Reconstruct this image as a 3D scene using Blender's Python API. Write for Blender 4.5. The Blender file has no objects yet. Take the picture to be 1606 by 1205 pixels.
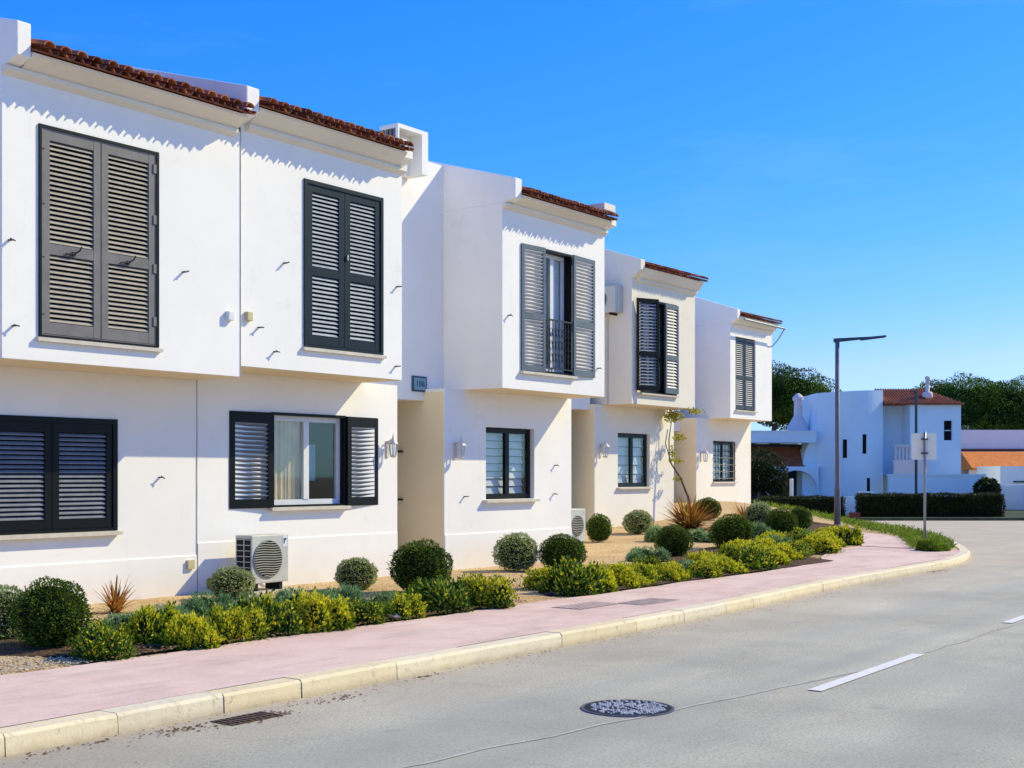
import bpy, math, random
from mathutils import Vector, Matrix, noise
R = math.radians
PI = math.pi
# World frame: x runs along the row of houses, y is distance away from the street, z up (road surface = 0).
sc = bpy.context.scene
col = sc.collection
# ------------------------------------------------------------------ camera
EYE = 1.6
FW = Vector((.804, .595, 0)).normalized()
RT = Vector((.595, -.804, 0)).normalized()
cd = bpy.data.cameras.new("camera"); cam = bpy.data.objects.new("camera", cd); col.objects.link(cam)
cam.location = (0, 0, EYE)
cam.rotation_euler = FW.to_track_quat('-Z', 'Y').to_euler()
cd.sensor_width = 36; cd.lens = 2033 / 1606 * 36; cd.shift_y = .0887; cd.clip_end = 2000; cd.clip_start = .05
sc.camera = cam
sc.view_settings.view_transform = 'Standard'; sc.view_settings.look = 'None'; sc.view_settings.exposure = 0
# ------------------------------------------------------------------ light
SUN = Vector((1.62, -1.0, 1.46)).normalized()
sl = bpy.data.lights.new("sun", 'SUN'); so = bpy.data.objects.new("sun", sl); col.objects.link(so)
sl.energy = 5.0; sl.angle = R(.5); sl.color = (1, .885, .54)
so.rotation_euler = SUN.to_track_quat('Z', 'Y').to_euler(); so.location = (0, -5, 20)
w = bpy.data.worlds.new("World"); sc.world = w; w.use_nodes = True
nt = w.node_tree; bg = nt.nodes['Background']
sky = nt.nodes.new('ShaderNodeTexSky'); sky.sky_type = 'NISHITA'; sky.sun_disc = False
sky.sun_elevation = math.asin(SUN.z); sky.sun_rotation = math.atan2(SUN.x, SUN.y)
sky.air_density = 1.0; sky.dust_density = .25; sky.ozone_density = 3.2
hs = nt.nodes.new('ShaderNodeHueSaturation'); hs.inputs['Saturation'].default_value = 1.22; hs.inputs['Hue'].default_value = .5
nt.links.new(sky.outputs[0], hs.inputs['Color']); # grade the sky per channel: the photograph's sky is a deep, saturated blue
BS = .15
sp_ = nt.nodes.new('ShaderNodeSeparateColor'); cb_ = nt.nodes.new('ShaderNodeCombineColor'); nt.links.new(hs.outputs[0], sp_.inputs[0])
for ch, (am, pw) in enumerate(((.95, 1.65), (.80, .90), (1.30, .5))):
    a_ = nt.nodes.new('ShaderNodeMath'); a_.operation = 'MULTIPLY'; a_.inputs[1].default_value = BS
    b_ = nt.nodes.new('ShaderNodeMath'); b_.operation = 'POWER'; b_.inputs[1].default_value = pw
    c_ = nt.nodes.new('ShaderNodeMath'); c_.operation = 'MULTIPLY'; c_.inputs[1].default_value = am / BS
    nt.links.new(sp_.outputs[ch], a_.inputs[0]); nt.links.new(a_.outputs[0], b_.inputs[0]); nt.links.new(b_.outputs[0], c_.inputs[0]); nt.links.new(c_.outputs[0], cb_.inputs[ch])
mn_ = nt.nodes.new('ShaderNodeMath'); mn_.operation = 'MINIMUM'; rg_ = nt.nodes.new('ShaderNodeMath'); rg_.operation = 'MULTIPLY'; rg_.inputs[1].default_value = .62
lr = cb_.inputs[0].links[0].from_socket; lg = cb_.inputs[1].links[0].from_socket
nt.links.new(lg, rg_.inputs[0]); nt.links.new(rg_.outputs[0], mn_.inputs[0]); nt.links.new(lr, mn_.inputs[1]); nt.links.new(mn_.outputs[0], cb_.inputs[0])
tc_ = nt.nodes.new('ShaderNodeTexCoord'); mp_ = nt.nodes.new('ShaderNodeMapping'); mp_.inputs['Scale'].default_value = (1.2, 1.2, 7); nz_ = nt.nodes.new('ShaderNodeTexNoise'); nz_.inputs['Scale'].default_value = 2.2; nz_.inputs['Detail'].default_value = 6; nz_.inputs['Roughness'].default_value = .6
nt.links.new(tc_.outputs['Generated'], mp_.inputs[0]); nt.links.new(mp_.outputs[0], nz_.inputs[0])
rp_ = nt.nodes.new('ShaderNodeMapRange'); rp_.inputs[1].default_value = .52; rp_.inputs[2].default_value = .85; rp_.inputs[4].default_value = .22; nt.links.new(nz_.outputs['Fac'], rp_.inputs[0])
mx_ = nt.nodes.new('ShaderNodeMix'); mx_.data_type = 'RGBA'; nt.links.new(rp_.outputs[0], mx_.inputs[0]); nt.links.new(cb_.outputs[0], mx_.inputs[6]); mx_.inputs[7].default_value = (3.2, 5.0, 7.0, 1)
nt.links.new(mx_.outputs[2], bg.inputs[0]); bg.inputs[1].default_value = BS

# ------------------------------------------------------------------ materials
class NT:
    def __init__(s, name):
        s.m = bpy.data.materials.new(name); s.m.use_nodes = True
        s.t = s.m.node_tree; s.b = s.t.nodes['Principled BSDF']
        s.co = s.t.nodes.new('ShaderNodeTexCoord')
        s.geo = s.t.nodes.new('ShaderNodeNewGeometry')
    def n(s, k): return s.t.nodes.new(k)
    def l(s, a, b): s.t.links.new(a, b)
    def noise(s, scale, detail=4, rough=.55, vec=None, stretch=None):
        n = s.n('ShaderNodeTexNoise'); n.inputs['Scale'].default_value = scale
        n.inputs['Detail'].default_value = detail; n.inputs['Roughness'].default_value = rough
        v = vec or s.geo.outputs['Position']
        if stretch:
            mp = s.n('ShaderNodeMapping'); mp.inputs['Scale'].default_value = stretch; s.l(v, mp.inputs[0]); v = mp.outputs[0]
        s.l(v, n.inputs['Vector']); return n.outputs['Fac']
    def ramp(s, f, stops):
        r = s.n('ShaderNodeValToRGB'); e = r.color_ramp.elements
        while len(e) < len(stops): e.new(.5)
        for q, (p, c) in zip(e, stops): q.position = p; q.color = (*c, 1) if len(c) == 3 else c
        s.l(f, r.inputs[0]); return r.outputs[0]
    def mix(s, f, a, b, mode='MIX'):
        m = s.n('ShaderNodeMix'); m.data_type = 'RGBA'; m.blend_type = mode
        for i, v in ((0, f), (6, a), (7, b)):
            if isinstance(v, (int, float)): m.inputs[i].default_value = v
            elif isinstance(v, tuple): m.inputs[i].default_value = (*v, 1)
            else: s.l(v, m.inputs[i])
        return m.outputs[2]
    def bump(s, h, st=.3, d=.01):
        b = s.n('ShaderNodeBump'); b.inputs['Strength'].default_value = st; b.inputs['Distance'].default_value = d
        s.l(h, b.inputs['Height']); s.l(b.outputs[0], s.b.inputs['Normal'])
    def base(s, c, rough=.8, spec=.3, metal=0):
        if isinstance(c, tuple): s.b.inputs['Base Color'].default_value = (*c, 1)
        else: s.l(c, s.b.inputs['Base Color'])
        s.b.inputs['Roughness'].default_value = rough; s.b.inputs['Specular IOR Level'].default_value = spec
        s.b.inputs['Metallic'].default_value = metal
        return s.m

def stucco(name, c, dirt=(.55, .50, .44)):
    s = NT(name)
    big = s.noise(.9, 5, .6)
    col_ = s.mix(s.ramp(big, [(.35, (0, 0, 0)), (.75, (1, 1, 1))]), c, tuple(v * .93 for v in c))
    st = s.noise(3.2, 6, .7, stretch=(1.6, 1.6, .35))
    col_ = s.mix(s.ramp(st, [(.60, (0, 0, 0)), (.84, (.26, .26, .26))]), col_, dirt)
    pat = s.noise(1.7, 8, .65)
    col_ = s.mix(s.ramp(pat, [(.62, (0, 0, 0)), (.70, (.16, .16, .16))]), col_, dirt)
    # splash grime near the foot of the wall
    sx = s.n('ShaderNodeSeparateXYZ'); s.l(s.geo.outputs['Position'], sx.inputs[0])
    mr = s.n('ShaderNodeMapRange'); mr.inputs[1].default_value = .15; mr.inputs[2].default_value = .6; mr.inputs[3].default_value = .38; mr.inputs[4].default_value = 0
    s.l(sx.outputs[2], mr.inputs[0])
    mm = s.n('ShaderNodeMath'); mm.operation = 'MULTIPLY'; s.l(mr.outputs[0], mm.inputs[0]); s.l(s.noise(4, 5, .6), mm.inputs[1])
    col_ = s.mix(mm.outputs[0], col_, (.50, .38, .24))
    hh = s.n('ShaderNodeMath'); hh.operation = 'ADD'; s.l(s.noise(90, 4, .6), hh.inputs[0]); s.l(s.noise(5, 3, .5), hh.inputs[1])
    s.bump(hh.outputs[0], .16, .008)
    return s.base(col_, .92, .15)
M = {}
M['stucco'] = stucco('white_stucco', (.92, .895, .84))
M['stucco_aged'] = stucco('aged_stucco', (.84, .78, .65), (.34, .31, .27))
M['cream'] = stucco('cream_bounce_stucco', (.90, .76, .52))  # yellowed base: warm light bounced off the ground is painted in
M['stucco_warm'] = stucco('warm_stucco', (.90, .85, .74))
M['stucco_villa'] = stucco('blue_shade_stucco', (.78, .91, .97), (.55, .64, .70))  # white walls tinted blue, so their shade sits in the base colour
def plain(name, c, rough=.6, spec=.4, metal=0, var=.12, sc_=6, bump=0):
    s = NT(name)
    f = s.noise(sc_, 5, .6)
    c2 = tuple(v * (1 - var * 2) for v in c)
    s.base(s.mix(s.ramp(f, [(.3, (0, 0, 0)), (.72, (1, 1, 1))]), c, c2), rough, spec, metal)
    if bump: s.bump(s.noise(sc_ * 8, 4), bump, .004)
    return s.m
M['stone'] = plain('sill_stone', (.68, .62, .52), .7, .3, 0, .12, 8, .3)
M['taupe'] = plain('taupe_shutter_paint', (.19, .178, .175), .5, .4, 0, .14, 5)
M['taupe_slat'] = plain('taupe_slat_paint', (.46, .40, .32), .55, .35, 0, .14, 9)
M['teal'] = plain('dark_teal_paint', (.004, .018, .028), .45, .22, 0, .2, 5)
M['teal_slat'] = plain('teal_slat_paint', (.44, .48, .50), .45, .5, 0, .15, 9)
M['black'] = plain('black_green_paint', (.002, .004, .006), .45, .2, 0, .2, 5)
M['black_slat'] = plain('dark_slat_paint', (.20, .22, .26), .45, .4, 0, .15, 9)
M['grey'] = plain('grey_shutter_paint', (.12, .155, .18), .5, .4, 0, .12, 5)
M['darkgrey'] = plain('dark_grey_paint', (.05, .07, .085), .5, .3)
M['midgrey'] = plain('mid_grey_paint', (.42, .44, .46), .5, .3)
M['grey_slat'] = plain('grey_slat_paint', (.60, .60, .60), .5, .4, 0, .12, 9)
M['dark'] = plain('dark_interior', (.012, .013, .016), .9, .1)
M['iron'] = plain('black_iron', (.01, .012, .015), .5, .5)
M['whitepaint'] = plain('white_frame_paint', (.78, .78, .77), .4, .45, 0, .05)
M['curtain'] = plain('cream_curtain', (.86, .70, .46), .9, .1, 0, .1, 3)
M['blind'] = plain('pale_blind', (.82, .84, .84), .8, .2, 0, .06, 3)
M['plastic'] = plain('ivory_plastic', (.62, .62, .55), .5, .4, 0, .1, 4)
M['plastic_d'] = plain('grille_plastic', (.30, .31, .26), .6, .3, 0, .1, 6)
M['logo'] = plain('blue_mark', (.02, .10, .16), .5, .4)
M['steel'] = plain('galvanised_steel', (.34, .36, .38), .5, .5, .5, .15, 10)
M['polegrey'] = plain('painted_pole', (.16, .17, .21), .6, .3, 0, .12, 4)
M['darksteel'] = plain('dark_steel', (.05, .075, .10), .5, .5, .3, .15, 10)
M['signback'] = plain('weathered_sign_back', (.94, .90, .72), .6, .4, 0, .04, 6)
M['signblue'] = plain('sign_tile', (.22, .42, .52), .4, .5)
M['signdark'] = plain('sign_border', (.02, .08, .15), .4, .5)
M['lamp'] = plain('lantern_white', (.74, .70, .66), .6, .4, 0, .2, 14, .2)
M['copper'] = plain('yellow_box', (.62, .55, .30), .6, .3)

def tile_mat():
    s = NT('terracotta_tile')
    r = s.geo.outputs['Random Per Island']
    c = s.ramp(r, [(0, (.14, .045, .026)), (.4, (.27, .085, .042)), (.75, (.42, .16, .085)), (1, (.24, .12, .075))])
    c = s.mix(s.ramp(s.noise(9, 6, .7), [(.5, (0, 0, 0)), (.7, (.75, .75, .75))]), c, (.07, .05, .04))
    s.bump(s.noise(40, 5), .4, .008)
    return s.base(c, .9, .15)
M['tile'] = tile_mat()
def far_tile():
    s = NT('far_terracotta')
    c = s.ramp(s.noise(3.5, 6, .7), [(.3, (.20, .06, .035)), (.6, (.42, .15, .08)), (.8, (.30, .12, .07))])
    return s.base(c, .9, .15)
M['tile_far'] = far_tile()
M['tile_orange'] = plain('orange_tile', (.95, .30, .07), .85, .15, 0, .14, 4)

def asphalt():
    s = NT('asphalt')
    c = s.ramp(s.noise(.55, 6, .62), [(.26, (.52, .485, .38)), (.5, (.69, .65, .50)), (.76, (.82, .775, .605))])
    lane = s.noise(.9, 5, .6, stretch=(.12, 1.3, 1))
    c = s.mix(s.ramp(lane, [(.45, (0, 0, 0)), (.75, (.45, .45, .45))]), c, (.42, .405, .36))
    g = s.noise(170, 3, .8)
    c = s.mix(s.ramp(g, [(.36, (.62, .62, .62)), (.5, (1, 1, 1)), (.66, (1.25, 1.25, 1.22))]), (1, 1, 1), c, 'MULTIPLY') if False else s.mix(1.0, c, s.ramp(g, [(.36, (.50, .50, .49)), (.47, (.92, .92, .91)), (.60, (1, 1, 1))]), 'MULTIPLY')
    g2 = s.noise(45, 4, .7)
    c = s.mix(1.0, c, s.ramp(g2, [(.36, (.70, .69, .68)), (.52, (1, 1, 1))]), 'MULTIPLY')
    sp = s.noise(24, 3, .6)
    c = s.mix(s.ramp(sp, [(.64, (0, 0, 0)), (.72, (.5, .5, .5))]), c, (.20, .19, .17))
    pt = s.noise(.33, 3, .5)
    c = s.mix(s.ramp(pt, [(.50, (0, 0, 0)), (.56, (.28, .28, .28))]), c, (.46, .43, .36))
    # faint cracks
    v = s.n('ShaderNodeTexVoronoi'); v.feature = 'DISTANCE_TO_EDGE'; v.inputs['Scale'].default_value = .42
    mp = s.n('ShaderNodeVectorMath'); mp.operation = 'MULTIPLY_ADD'
    nz = s.n('ShaderNodeTexNoise'); nz.inputs['Scale'].default_value = 1.5; nz.inputs['Detail'].default_value = 6; s.l(s.geo.outputs['Position'], nz.inputs[0])
    mp.inputs[1].default_value = (.9, .9, 0); s.l(nz.outputs['Color'], mp.inputs[0]); s.l(s.geo.outputs['Position'], mp.inputs[2]); s.l(mp.outputs[0], v.inputs[0])
    cm = s.ramp(v.outputs['Distance'], [(0, (.22, .22, .22)), (.004, (0, 0, 0))])
    c = s.mix(cm, c, (.20, .20, .19))
    trk = s.n('ShaderNodeSeparateXYZ'); s.l(s.geo.outputs['Position'], trk.inputs[0])
    for yc_, wd_ in ((5.3, .28), (4.35, .22), (2.6, .3), (1.1, .3)):
        sb_ = s.n('ShaderNodeMath'); sb_.operation = 'SUBTRACT'; sb_.inputs[1].default_value = yc_; s.l(trk.outputs[1], sb_.inputs[0])
        ab_ = s.n('ShaderNodeMath'); ab_.operation = 'ABSOLUTE'; s.l(sb_.outputs[0], ab_.inputs[0])
        m2_ = s.n('ShaderNodeMapRange'); m2_.interpolation_type = 'SMOOTHSTEP'; m2_.inputs[1].default_value = wd_ * 1.6; m2_.inputs[2].default_value = 0; m2_.inputs[3].default_value = 0; m2_.inputs[4].default_value = .55; s.l(ab_.outputs[0], m2_.inputs[0])
        m3_ = s.n('ShaderNodeMath'); m3_.operation = 'MULTIPLY'; s.l(m2_.outputs[0], m3_.inputs[0]); s.l(s.noise(1.3, 5, .6, stretch=(.3, 1, 1)), m3_.inputs[1])
        c = s.mix(m3_.outputs[0], c, (.38, .37, .33))
    oil = s.noise(1.9, 3, .5)
    c = s.mix(s.ramp(oil, [(.70, (0, 0, 0)), (.78, (.35, .35, .35))]), c, (.24, .23, .21))
    # dust drift near the kerb (y about 6.0 to 6.7)
    sx = s.n('ShaderNodeSeparateXYZ'); s.l(s.geo.outputs['Position'], sx.inputs[0])
    mr = s.n('ShaderNodeMapRange'); mr.inputs[1].default_value = 5.6; mr.inputs[2].default_value = 7.0; s.l(sx.outputs[1], mr.inputs[0])
    mu = s.n('ShaderNodeMath'); mu.operation = 'MULTIPLY'; s.l(mr.outputs[0], mu.inputs[0]); s.l(s.noise(2.5, 6, .7), mu.inputs[1])
    c = s.mix(mu.outputs[0], c, (.58, .46, .33))
    s.bump(g, .9, .010)
    return s.base(c, .9, .15)
M['asphalt'] = asphalt()
def seam():
    s = NT('asphalt_seam')
    f = s.noise(6, 6, .7)
    c = s.ramp(f, [(.35, (.40, .38, .33)), (.6, (.54, .515, .43))])
    return s.base(c, .9, .15)
M['seam'] = seam()
def paintmark():
    s = NT('worn_road_paint')
    c = s.mix(s.ramp(s.noise(30, 6, .8), [(.42, (.1, .1, .1)), (.60, (.9, .9, .9))]), (.84, .83, .78), (.66, .635, .56))
    return s.base(c, .8, .2)
M['paint'] = paintmark()
def pavement():
    s = NT('pink_pavement')
    c = s.ramp(s.noise(1.1, 7, .65), [(.3, (.66, .46, .38)), (.52, (.80, .58, .48)), (.75, (.84, .67, .55))])
    st = s.noise(2.5, 6, .7, stretch=(.35, 1.4, 1))
    c = s.mix(s.ramp(st, [(.50, (0, 0, 0)), (.70, (.55, .55, .55))]), c, (.50, .37, .32))
    c = s.mix(s.ramp(s.noise(3.1, 6, .7), [(.60, (0, 0, 0)), (.72, (.5, .5, .5))]), c, (.74, .66, .56))
    g = s.noise(120, 3, .7)
    c = s.mix(1.0, c, s.ramp(g, [(.35, (.78, .78, .78)), (.55, (1, 1, 1))]), 'MULTIPLY')
    s.bump(g, .35, .005)
    return s.base(c, .85, .2)
M['pave'] = pavement()
def kerbmat():
    s = NT('kerb_stone')
    r = s.geo.outputs['Random Per Island']
    c = s.ramp(r, [(0, (.76, .64, .40)), (.5, (.84, .72, .48)), (1, (.74, .66, .48))])
    c = s.mix(s.ramp(s.noise(5, 7, .7), [(.5, (0, 0, 0)), (.75, (.6, .6, .6))]), c, (.58, .49, .34))
    c = s.mix(s.ramp(s.noise(13, 6, .75), [(.56, (0, 0, 0)), (.70, (.65, .65, .65))]), c, (.26, .20, .14))
    sx = s.n('ShaderNodeSeparateXYZ'); s.l(s.geo.outputs['Position'], sx.inputs[0]); mr = s.n('ShaderNodeMapRange'); mr.inputs[1].default_value = .06; mr.inputs[2].default_value = .0; s.l(sx.outputs[2], mr.inputs[0])
    mu = s.n('ShaderNodeMath'); mu.operation = 'MULTIPLY'; s.l(mr.outputs[0], mu.inputs[0]); s.l(s.noise(6, 5, .7), mu.inputs[1]); c = s.mix(mu.outputs[0], c, (.30, .22, .14))
    s.bump(s.noise(50, 5), .4, .006)
    return s.base(c, .85, .2)
M['kerb'] = kerbmat()
def gravelmat():
    s = NT('ochre_gravel')
    v = s.n('ShaderNodeTexVoronoi'); v.inputs['Scale'].default_value = 42; s.l(s.geo.outputs['Position'], v.inputs[0])
    c = s.ramp(s.noise(1.3, 5, .6), [(.3, (.66, .47, .24)), (.7, (.82, .63, .36))])
    hv = s.n('ShaderNodeSeparateColor'); s.l(v.outputs['Color'], hv.inputs[0])
    c = s.mix(1.0, c, s.ramp(hv.outputs[0], [(0, (.66, .62, .58)), (.5, (.95, .93, .9)), (1, (1, 1, 1))]), 'MULTIPLY')
    c = s.mix(1.0, c, s.ramp(v.outputs['Distance'], [(.3, (1, 1, 1)), (.75, (.62, .56, .50))]), 'MULTIPLY')
    c = s.mix(s.ramp(s.noise(4, 6, .7), [(.62, (0, 0, 0)), (.75, (.6, .6, .6))]), c, (.22, .15, .08))
    s.bump(v.outputs['Distance'], .5, .012)
    return s.base(c, .9, .15)
M['gravel'] = gravelmat()
def mulchmat():
    s = NT('bark_mulch')
    c = s.ramp(s.noise(26, 6, .8), [(.32, (.035, .022, .014)), (.52, (.12, .075, .045)), (.68, (.30, .20, .12))])
    s.bump(s.noise(30, 5, .8), .8, .03)
    return s.base(c, .95, .1)
M['mulch'] = mulchmat()
M['pebble'] = plain('pebble', (.60, .48, .32), .85, .2, 0, .2, 12)
M['leaflitter'] = plain('dry_leaf_litter', (.26, .15, .075), .9, .1, 0, .25, 20)
M['earth'] = plain('dry_earth', (.30, .24, .15), .95, .1, 0, .2, .5)
M['bark'] = plain('bark', (.16, .12, .09), .95, .1, 0, .25, 8, .6)
M['castiron'] = plain('cast_iron', (.14, .14, .17), .55, .5, .2, .25, 14, .3)
M['castdark'] = plain('cast_iron_dark', (.02, .02, .025), .8, .2)
M['porch'] = plain('porch_shade', (.05, .075, .09), .9, .1)  # dark colour paints in the shade behind the villa arch
M['brick'] = plain('red_brick', (.25, .07, .045), .9, .15, 0, .2, 12)
M['terr_pink'] = stucco('pink_stucco', (.78, .66, .63))

def leafmat(name, stops, trans=.35, rough=.55, spec=.25, scale=2.5, amt=.5):
    s = NT(name)
    r = s.geo.outputs['Random Per Island']
    c = s.ramp(r, stops)
    n = s.noise(scale, 3, .5)
    c = s.mix(s.ramp(n, [(.35, (amt, amt, amt)), (.62, (0, 0, 0))]), c, tuple(v * .35 for v in stops[0][1]))
    s.base(c, rough, spec)
    tr = s.n('ShaderNodeBsdfTranslucent'); s.l(c, tr.inputs[0])
    ms = s.n('ShaderNodeMixShader'); ms.inputs[0].default_value = trans
    out = s.t.nodes['Material Output']
    s.l(s.b.outputs[0], ms.inputs[1]); s.l(tr.outputs[0], ms.inputs[2]); s.l(ms.outputs[0], out.inputs[0])
    return s.m
M['L_dark'] = leafmat('clipped_dark_leaves', [(0, (.016, .040, .005)), (.5, (.065, .135, .010)), (.85, (.20, .32, .022)), (1, (.40, .50, .05))])
M['L_pale'] = leafmat('clipped_pale_leaves', [(0, (.14, .20, .05)), (.5, (.38, .45, .16)), (.85, (.62, .68, .34)), (1, (.80, .82, .54))], amt=.25)
M['L_green'] = leafmat('spreading_green_leaves', [(0, (.035, .09, .008)), (.45, (.16, .26, .012)), (.8, (.40, .48, .02)), (1, (.62, .64, .04))], amt=.35)
M['L_deep'] = leafmat('deep_green_leaves', [(0, (.02, .06, .008)), (.45, (.07, .15, .014)), (.8, (.18, .30, .03)), (1, (.34, .44, .05))], amt=.3)
M['L_yellow'] = leafmat('yellow_tips', [(0, (.40, .46, .02)), (.5, (.72, .68, .03)), (1, (.95, .78, .05))], amt=.1)
M['L_blue'] = leafmat('grey_green_leaves', [(0, (.06, .16, .05)), (.5, (.22, .40, .15)), (.85, (.44, .62, .28)), (1, (.60, .72, .42))], amt=.3)
M['L_bronze'] = leafmat('bronze_blades', [(0, (.16, .04, .015)), (.4, (.42, .14, .03)), (.7, (.66, .34, .06)), (.88, (.30, .28, .04)), (1, (.80, .52, .18))], amt=.2)
M['L_pine'] = leafmat('pine_needles', [(0, (.012, .05, .006)), (.5, (.08, .18, .016)), (.85, (.22, .38, .03)), (1, (.38, .52, .05))], scale=.5, amt=.7, trans=.2)
M['L_hedge'] = leafmat('hedge_leaves', [(0, (.012, .020, .010)), (.5, (.028, .040, .014)), (.85, (.06, .08, .02)), (1, (.12, .14, .04))], scale=1, amt=.4)
M['L_vine'] = leafmat('yellow_vine_leaves', [(0, (.16, .20, .02)), (.5, (.42, .40, .05)), (1, (.62, .50, .12))], amt=.1)
M['L_grass'] = leafmat('lime_groundcover', [(0, (.06, .13, .010)), (.5, (.17, .28, .015)), (1, (.34, .44, .03))], amt=.3)
M['core'] = plain('shrub_core', (.018, .028, .008), 1, 0)
M['core2'] = plain('shrub_core_green', (.022, .035, .010), 1, 0)

def glassmat(name, tint, fac):
    s = NT(name)
    g = s.n('ShaderNodeBsdfGlossy'); g.inputs['Roughness'].default_value = .03; g.inputs['Color'].default_value = (.9, .95, 1, 1)
    t = s.n('ShaderNodeBsdfTransparent'); t.inputs[0].default_value = (*tint, 1)
    lw = s.n('ShaderNodeLayerWeight'); lw.inputs['Blend'].default_value = .35
    mr = s.n('ShaderNodeMapRange'); mr.inputs[3].default_value = fac; mr.inputs[4].default_value = .14; s.l(lw.outputs['Facing'], mr.inputs[0])
    ms = s.n('ShaderNodeMixShader'); s.l(mr.outputs[0], ms.inputs[0]); s.l(t.outputs[0], ms.inputs[1]); s.l(g.outputs[0], ms.inputs[2])
    s.l(ms.outputs[0], s.t.nodes['Material Output'].inputs[0]); return s.m
M['glass'] = glassmat('window_glass', (.90, .93, .95), .03)

# ------------------------------------------------------------------ mesh helpers
class MB:
    def __init__(s): s.v = []; s.f = []; s.mi = []; s.m = 0
    def poly(s, pts):
        b = len(s.v); s.v += [tuple(p) for p in pts]; s.f.append(tuple(range(b, b + len(pts)))); s.mi.append(s.m); return s
    def hexa(s, p):   # 8 points: bottom ring then top ring
        b = len(s.v); s.v += [tuple(q) for q in p]
        for q in ((3, 2, 1, 0), (4, 5, 6, 7), (0, 1, 5, 4), (1, 2, 6, 5), (2, 3, 7, 6), (3, 0, 4, 7)):
            s.f.append(tuple(b + i for i in q)); s.mi.append(s.m)
        return s
    def box(s, x0, x1, y0, y1, z0, z1):
        return s.hexa([(x0, y0, z0), (x1, y0, z0), (x1, y1, z0), (x0, y1, z0), (x0, y0, z1), (x1, y0, z1), (x1, y1, z1), (x0, y1, z1)])
    def prism(s, prof, x0, x1):   # profile in (y,z), swept along x
        n = len(prof); b = len(s.v)
        s.v += [(x0, y, z) for y, z in prof] + [(x1, y, z) for y, z in prof]
        for i in range(n):
            j = (i + 1) % n; s.f.append((b + i, b + j, b + n + j, b + n + i)); s.mi.append(s.m)
        s.f.append(tuple(b + i for i in reversed(range(n)))); s.mi.append(s.m)
        s.f.append(tuple(b + n + i for i in range(n))); s.mi.append(s.m); return s
    def prismy(s, prof, y0, y1):   # profile in (x,z), swept along y
        n = len(prof); b = len(s.v)
        s.v += [(x, y0, z) for x, z in prof] + [(x, y1, z) for x, z in prof]
        for i in range(n):
            j = (i + 1) % n; s.f.append((b + i, b + j, b + n + j, b + n + i)); s.mi.append(s.m)
        s.f.append(tuple(b + i for i in reversed(range(n)))); s.mi.append(s.m)
        s.f.append(tuple(b + n + i for i in range(n))); s.mi.append(s.m); return s
    def tube(s, pts, rad, n=8, cap=True):
        pts = [Vector(p) for p in pts]; rr = rad if isinstance(rad, (list, tuple)) else [rad] * len(pts)
        b = len(s.v)
        for i, p in enumerate(pts):
            d = (pts[min(i + 1, len(pts) - 1)] - pts[max(i - 1, 0)]).normalized()
            a = Vector((0, 0, 1)) if abs(d.z) < .9 else Vector((1, 0, 0))
            u = d.cross(a).normalized(); v = d.cross(u).normalized()
            for k in range(n):
                an = 2 * PI * k / n; s.v.append(tuple(p + (u * math.cos(an) + v * math.sin(an)) * rr[i]))
        for i in range(len(pts) - 1):
            for k in range(n):
                k2 = (k + 1) % n
                s.f.append((b + i * n + k, b + i * n + k2, b + (i + 1) * n + k2, b + (i + 1) * n + k)); s.mi.append(s.m)
        if cap:
            s.f.append(tuple(b + k for k in reversed(range(n)))); s.mi.append(s.m)
            e = b + (len(pts) - 1) * n; s.f.append(tuple(e + k for k in range(n))); s.mi.append(s.m)
        return s
    def lathe(s, prof, cx, cy, n=16, ax=1, ay=1):
        b = len(s.v)
        for r, z in prof:
            for k in range(n):
                a = 2 * PI * k / n; s.v.append((cx + r * ax * math.cos(a), cy + r * ay * math.sin(a), z))
        for i in range(len(prof) - 1):
            for k in range(n):
                k2 = (k + 1) % n
                s.f.append((b + i * n + k, b + i * n + k2, b + (i + 1) * n + k2, b + (i + 1) * n + k)); s.mi.append(s.m)
        s.f.append(tuple(b + k for k in reversed(range(n)))); s.mi.append(s.m)
        e = b + (len(prof) - 1) * n; s.f.append(tuple(e + k for k in range(n))); s.mi.append(s.m)
        return s
ORI = {}
def obj(name, mb, mats, parent=None, local=False, loc=None, rot=None, smooth=False, bevel=0):
    me = bpy.data.meshes.new(name)
    o = bpy.data.objects.new(name, me); col.objects.link(o)
    off = Vector((0, 0, 0))
    if parent is not None:
        o.parent = parent
        if not local: off = ORI.get(parent.name, Vector((0, 0, 0)))
    vs = mb.v if off.length == 0 else [(x - off.x, y - off.y, z - off.z) for x, y, z in mb.v]
    me.from_pydata(vs, [], mb.f)
    mats = mats if isinstance(mats, list) else [mats]
    for m in mats: me.materials.append(m)
    if len(mats) > 1: me.polygons.foreach_set('material_index', mb.mi)
    if smooth: me.polygons.foreach_set('use_smooth', [True] * len(me.polygons))
    me.update()
    if loc is not None: o.location = loc
    if rot is not None: o.rotation_euler = rot
    if loc is None and rot is None: ORI[o.name] = off if parent is not None else Vector((0, 0, 0))
    if bevel:
        bv = o.modifiers.new('bevel', 'BEVEL'); bv.width = bevel; bv.segments = 2; bv.limit_method = 'ANGLE'
    return o
def tag(o, label, cat, group=None, kind=None):
    o['label'] = label; o['category'] = cat
    if group: o['group'] = group
    if kind: o['kind'] = kind
    return o
def thing(name, loc, label, cat, rz=0, group=None):
    o = bpy.data.objects.new(name, None); col.objects.link(o); o.location = loc; o.rotation_euler = (0, 0, rz)
    o.empty_display_size = .2; ORI[o.name] = Vector(loc) if rz == 0 else Vector((0, 0, 0))
    return tag(o, label, cat, group)
def struct(name, mb, m, smooth=False):
    o = obj(name, mb, m, smooth=smooth); o['kind'] = 'structure'; return o

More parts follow.
